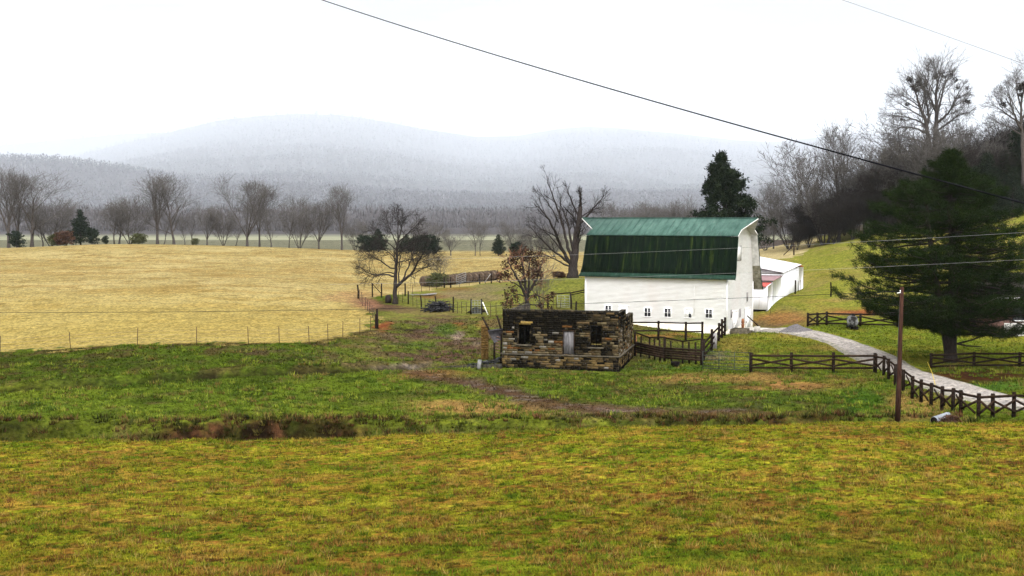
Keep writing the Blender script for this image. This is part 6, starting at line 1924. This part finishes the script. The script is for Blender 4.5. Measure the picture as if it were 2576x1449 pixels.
big = hero('great_bare_tree', 'great tall bare tree on the hill with dark clumps in its top', gb, [
    ([(2350, dy), (2352, 470), (2354, 408), (2354, 333), (2357, 283), (2354, 233), (2357, 203)], .75, .10),
    ([(2347, 450), (2338, 383), (2332, 308), (2315, 276), (2307, 241), (2300, 221)], .5, .08),
    ([(2334, 310), (2337, 296), (2332, 261), (2322, 221), (2314, 206)], .3, .06),
    ([(2357, 290), (2347, 262), (2340, 248), (2330, 225), (2336, 190), (2334, 172)], .22, .04),
    ([(2356, 310), (2370, 299), (2390, 281), (2402, 251), (2422, 216)], .28, .05),
    ([(2357, 283), (2372, 230), (2379, 203), (2392, 186)], .2, .04),
    ([(2332, 318), (2312, 305), (2287, 296), (2258, 292), (2232, 291)], .2, .03),
    ([(2330, 335), (2305, 322), (2270, 318), (2250, 328), (2236, 341)], .18, .03),
    ([(2336, 370), (2310, 350), (2280, 350), (2255, 365), (2240, 385)], .16, .03),
    ([(2356, 330), (2385, 310), (2410, 290), (2438, 280)], .2, .03),
    ([(2354, 240), (2362, 205), (2356, 180), (2350, 165)], .12, .03),
    ([(2312, 268), (2290, 250), (2270, 240), (2250, 238)], .12, .03),
    ([(2357, 360), (2390, 345), (2420, 335), (2445, 340)], .14, .03),
    ([(2395, 270), (2418, 258), (2436, 240)], .12, .03),
], TBIG, M['bark'], M['twig'], 203, 216.0, 13.9, nchild=13, clen=.38, depth=.6)
def clumps(t, spots, Y, size, m, name, seed, n=60, flat=.8):
    r = R_(seed)
    for px, py, s in spots:
        c = P(px, py, Y + r.uniform(-1.2, 1.2)); b = MB()
        k = n
        q = c + r.normal(0, 1, (k, 3)) * size * s * np.array((.5, .5, .5 * flat))
        d = r.normal(0, 1, (k, 3)); d /= np.linalg.norm(d, axis=1, keepdims=True)
        e = np.cross(d, r.normal(0, 1, (k, 3))); e /= np.linalg.norm(e, axis=1, keepdims=True)
        L = size * s * r.uniform(.35, .7, k)[:, None]
        v = np.stack([q - e * L * .45, q + e * L * .45, q + d * L], 1)
        b.add(v.reshape(-1, 3), np.arange(k * 3).reshape(-1, 3)); b.build(name, m, t)
clumps(big, [(2288, 198, 1), (2289, 203, .8), (2313, 206, 1.3), (2326, 212, .8), (2300, 221, 1.2), (2306, 228, .9), (2353, 191, .9), (2355, 195, .7), (2370, 186, .9), (2375, 193, .7), (2392, 187, 1), (2403, 201, .9), (2408, 221, .8), (2432, 222, .7), (2430, 255, 1), (2412, 244, .7), (2283, 262, .8), (2270, 300, .7), (2436, 258, .7)], 216.0, .58, M['twig_dark'], 'leaf_clump', 5)
gb = GY(2562, 205)
big2 = hero('edge_tree', 'pale bare tree cut by the right edge, above the dark wood', gb, [
    ([(2576, 470), (2574, 400), (2570, 330), (2568, 290), (2572, 240), (2578, 190)], .4, .06),
    ([(2570, 330), (2552, 290), (2540, 255), (2534, 210)], .2, .03),
    ([(2568, 310), (2540, 292), (2512, 272), (2490, 262)], .16, .03),
    ([(2570, 340), (2540, 320), (2515, 310), (2498, 302)], .14, .03),
    ([(2571, 280), (2560, 240), (2556, 215), (2560, 190)], .16, .03),
    ([(2570, 300), (2590, 270), (2604, 240), (2612, 210)], .2, .03),
    ([(2552, 290), (2528, 270), (2516, 250), (2512, 232)], .1, .02),
], TBIG, M['bark'], M['twig'], 204, 205.0, 14.6, nchild=12, clen=.36, depth=.6)
clumps(big2, [(2572, 215, 1.2), (2576, 222, 1.1), (2525, 262, .8), (2566, 240, .7)], 205.0, .8, M['twig_dark'], 'leaf_clump', 6)
# leafy tree rising behind the stone shed
gb = GY(1325, 104.0)
TLEAF = TP(min_r=.011, n=[6, 6, 5, 4], ratio=[.5, .55, .55, .5], ang=[.7, .8, .9, .9], trop=[.02, .0, -.02, -.03], wob=[.08, .14, .18, .2], t0=[.3, .2, .15, .1], last=3, rk=.5)
lt = hero('leafy_tree', 'small tree with clusters of dead dark leaves rising behind the stone shed', gb, [
    ([(1325, 846), (1325, 800), (1326, 765), (1325, 745)], .24, .17),
    ([(1326, 750), (1312, 722), (1298, 695), (1284, 668), (1275, 650)], .15, .03),
    ([(1326, 748), (1340, 722), (1352, 695), (1360, 670), (1366, 650)], .15, .03),
    ([(1325, 745), (1322, 712), (1316, 680), (1312, 655), (1308, 635)], .14, .03),
    ([(1327, 742), (1332, 705), (1330, 675), (1335, 648)], .12, .03),
    ([(1312, 724), (1292, 712), (1276, 704), (1260, 700)], .07, .02),
    ([(1320, 745), (1300, 740), (1284, 745), (1270, 760)], .07, .02),
    ([(1330, 745), (1352, 742), (1368, 752), (1384, 748)], .07, .02),
    ([(1342, 720), (1356, 712), (1362, 715)], .05, .02),
    ([(1323, 760), (1304, 768), (1290, 785)], .06, .02),
    ([(1330, 765), (1350, 768), (1366, 778), (1376, 790)], .06, .02),
    ([(1316, 690), (1296, 668), (1284, 640)], .06, .02),
], TLEAF, M['bark_dark'], M['twig_red'], 205, 104.0, 28.8, nchild=9, clen=.42, depth=.5)
rl = R_(91)
spots = [(1258, 692, 1), (1276, 693, 1.1), (1300, 648, 1.2), (1312, 640, 1.2), (1286, 655, 1), (1326, 650, 1.1), (1340, 655, 1), (1352, 664, .9), (1345, 690, 1), (1356, 688, 1), (1290, 730, .9), (1276, 742, .9), (1284, 760, .9), (1300, 752, .7), (1270, 768, .7), (1378, 752, .8), (1390, 742, .7), (1360, 765, .7), (1330, 690, .9), (1316, 705, .9), (1308, 672, 1), (1358, 640, .7), (1368, 655, .6), (1290, 640, .9), (1270, 665, .8), (1296, 690, .6), (1386, 776, .6), (1375, 786, .6), (1346, 745, .6), (1302, 785, .7), (1320, 630, .8), (1335, 636, .7)]
clumps(lt, spots, 104.0, .40, M['deadleaf'], 'leaf_cluster', 7, n=60, flat=1.3)
# the sapling beyond the spreading tree
line_tree('slim', 1112, 638, 174, 'small thin bare tree beside the left hay bales', 1.3, group=None)
line_tree('slim', 1362, 640, 110, 'slender reddish sapling right of the leafy tree by the stone shed', .8, group=None)
line_tree('red_bush', 1405, 684, 148, 'low brown bramble patch at the foot of the broken tree', 2.2, group=None)
line_tree('bush', 1100, 690, 170, 'dark green shrub growing over the left hay bales', 1.2, group=None)
q = GY(2390, 65.2); plant('red_bush', q + (0, 0, -.05), .75, 'small round dry bush beside the mouth of the culvert', wide=1.3)

# ---- dark cedar behind the barn
def big_cedar():
    r = R_(301)
    base = GY(1826, 139.0)
    t = thing('cedar_tree', 'tall dark ragged cedar towering behind the barn roof', 'tree', base)
    top = P(1812, 386, 139.0)
    bt, bc = MB(), MB()
    axis = [base - (0, 0, .4), P(1826, 560, 139), P(1820, 470, 139), top]
    bt.tube(axis, [.42, .28, .15, .03], 9, cap=False)
    # half widths of the outline, left and right, by picture row
    rows = np.array([(386, 4, 5), (398, 5, 6), (415, 12, 14), (425, 26, 20), (440, 28, 30), (465, 42, 44), (485, 46, 48), (505, 40, 58), (525, 60, 72), (545, 70, 84), (565, 60, 104), (590, 50, 112), (615, 46, 88), (640, 40, 62), (700, 30, 40)], float)
    V = []
    for i in range(330):
        y = 390 + (690 - 390) * r.random() ** .8
        a = r.uniform(0, 6.28)
        lw, rw = np.interp(y, rows[:, 0], rows[:, 1]), np.interp(y, rows[:, 0], rows[:, 2])
        w = (rw if math.cos(a) > 0 else lw) * abs(math.cos(a)) + (lw + rw) / 2 * abs(math.sin(a))
        w *= .86 * r.uniform(.45, 1.15) * 139 / FPX
        c0 = P(np.interp(y, [386, 470, 560, 700], [1812, 1820, 1826, 1826]), y, 139.0)
        d = np.array((math.cos(a), math.sin(a), r.uniform(-.1, .35)))
        c1 = c0 + d * w
        if i % 3 == 0:
            bt.tube([c0 - (0, 0, .3), c1], [.05, .015], 4, cap=False)
        m = int(7 + 16 * r.random())
        f = r.uniform(.35, 1.02, m)[:, None]
        V.append(c0 + (c1 - c0) * f + r.normal(0, .17, (m, 3)))
        # a dense tip clump
        V.append(c1 + r.normal(0, .26, (int(12 + 14 * r.random()), 3)) * (1, 1, .8))
    C_ = np.concatenate(V); k = 5
    cc = np.repeat(C_, k, 0); n = len(cc)
    d = r.normal(0, .8, (n, 3)) + (0, 0, .3); d /= np.linalg.norm(d, axis=1, keepdims=True)
    s = np.cross(d, r.normal(0, 1, (n, 3))); s /= np.linalg.norm(s, axis=1, keepdims=True)
    L = r.uniform(.16, .38, n)[:, None]; st = cc + r.normal(0, .07, (n, 3))
    bc.add(np.stack([st - s * L * .26, st + s * L * .26, st + d * L], 1).reshape(-1, 3), np.arange(n * 3).reshape(-1, 3))
    bt.build('trunk', M['bark_dark'], t, smooth=True); bc.build('crown', M['cedar'], t)
big_cedar()

# ---- the big white pine by the drive
def big_pine():
    r = R_(401)
    Y = 92.0
    base = GY(2392, Y)
    t = thing('pine_tree', 'huge dark pine with layered drooping boughs beside the gravel drive', 'tree', base)
    bt, bc, bl_ = MB(), MB(), MB()
    dyb = proj(*[np.array([q]) for q in base])[1][0]
    trunk = [base - (0, 0, .4), P(2391, 880, Y), P(2395, 780, Y), P(2398, 640, Y), P(2390, 500, Y), P(2392, 384, Y)]
    bt.tube(trunk, [.62, .46, .40, .30, .18, .04], 12, cap=False)
    stem2 = [P(2384, 880, Y - .1), P(2372, 800, Y - .4), P(2352, 690, Y - .8), P(2338, 590, Y - 1.2), P(2332, 520, Y - 1.0), P(2328, 468, Y - 1)]
    bt.tube(stem2, [.30, .26, .22, .18, .10, .03], 9, cap=False)
    # half widths of the outline (pixels) by picture row
    rows = np.array([(384, 6, 8), (400, 16, 18), (430, 42, 40), (470, 85, 75), (510, 122, 108), (550, 152, 140), (590, 185, 170), (625, 215, 190), (660, 190, 180), (700, 200, 190), (745, 245, 215), (775, 230, 210), (800, 150, 200), (830, 70, 150), (850, 40, 60)], float)
    V, W = [], []
    def limb(c0, a, L, drop):
        n = 7
        s = np.linspace(0, 1, n)
        up = -.10 * L * s + drop * L * s ** 1 + .22 * L * s ** 3
        pts = c0 + np.stack([math.cos(a) * L * s, math.sin(a) * L * s, up], -1) + r.normal(0, .03 * L, (n, 3)) * s[:, None]
        bt.tube(pts, np.linspace(.035 + .012 * L, .012, n), 5, cap=False)
        m = int(9 + 9.5 * L)
        f = np.clip(r.beta(1.9, 1.05, m), .16, 1)
        c = np.stack([np.interp(f, s, pts[:, i]) for i in range(3)], -1)
        side = np.array((-math.sin(a), math.cos(a), 0))
        wdt = .30 * L * (1 - .55 * f) * np.sin(np.clip(f * 2.4, 0, 1.57))
        c = c + side * (r.uniform(-1, 1, m) * wdt)[:, None] + np.stack([np.zeros(m), np.zeros(m), r.normal(.06, .10, m)], -1)
        V.append(c); W.append(np.broadcast_to(np.array((math.cos(a), math.sin(a), .35)), c.shape))
    yrow = 392.0
    while yrow < 842:
        n = int(5 + r.integers(0, 4))
        a0 = r.uniform(0, 6.28)
        for k in range(n):
            y = yrow + r.uniform(-6, 6)
            a = a0 + 6.283 * k / n + r.normal(0, .2)
            lw, rw = np.interp(y, rows[:, 0], rows[:, 1]), np.interp(y, rows[:, 0], rows[:, 2])
            w = (rw if math.cos(a) > 0 else lw) * abs(math.cos(a)) + (lw + rw) / 2 * abs(math.sin(a))
            L = w * Y / FPX * r.uniform(.66, 1.08)
            st2 = y > 470 and y < 760 and math.cos(a) < -.1 and r.random() < .55
            line = stem2 if st2 else trunk
            ly = [q[1] for q in ()]
            c0 = P(np.interp(y, [384, 500, 640, 780, 880], [2392, 2390, 2398, 2395, 2391]), y, Y) if not st2 else P(np.interp(y, [468, 520, 590, 690, 800], [2328, 2332, 2338, 2352, 2372]), y, Y - .8)
            if st2: L *= .8
            limb(c0, a, L, r.uniform(-.12, .06) + .30 * max(0, (470 - y) / 90))
        yrow += r.uniform(9, 14) if yrow > 480 else 8
    for (x0, y0), (x1, y1) in (((2396, 738), (2448, 712)), ((2394, 868), (2490, 838)), ((2396, 862), (2470, 872))):
        bt.tube([P(x0, y0, Y), P((x0 + x1) / 2, (y0 + y1) / 2 + 3, Y - .6), P(x1, y1, Y - 1.2)], [.09, .07, .04], 6, cap=False)
    C_ = np.concatenate(V); D_ = np.concatenate(W)
    olive_tuft = r.random(len(C_)) < .22  # a random share of tufts gets the lighter olive needles
    for sel, b in ((~olive_tuft, bc), (olive_tuft, bl_)):
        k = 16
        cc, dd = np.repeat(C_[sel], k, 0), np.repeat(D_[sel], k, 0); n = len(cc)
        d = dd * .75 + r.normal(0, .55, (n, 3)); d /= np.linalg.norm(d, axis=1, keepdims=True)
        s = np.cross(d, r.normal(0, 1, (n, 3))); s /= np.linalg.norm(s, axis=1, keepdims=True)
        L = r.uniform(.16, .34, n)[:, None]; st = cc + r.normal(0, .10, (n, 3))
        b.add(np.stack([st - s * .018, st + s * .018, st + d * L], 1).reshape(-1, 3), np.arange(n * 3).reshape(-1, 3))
    bt.build('trunk', M['bark_dark'], t, smooth=True); bc.build('crown', M['needle'], t); bl_.build('crown', M['needle_olive'], t, label='olive tinged outer needles')
big_pine()

# ------------------------------------------------------------------ misty air: one closed box of even density
def haze():
    b = MB()
    b.box((0, 13600, 1090), (64000, 27600, 2200))
    m = bpy.data.materials.new('mist')
    m.use_nodes = True
    t = m.node_tree; t.nodes.clear()
    v = t.nodes.new('ShaderNodeVolumePrincipled')
    v.inputs['Color'].default_value = (.87, .925, 1.0, 1)
    v.inputs['Density'].default_value = HAZE_DENSITY
    v.inputs['Anisotropy'].default_value = .25
    o = t.nodes.new('ShaderNodeOutputMaterial')
    t.links.new(v.outputs[0], o.inputs['Volume'])
    tag(b.build('haze', m, None), None, None, kind='stuff')
HAZE_DENSITY = .000049
haze()
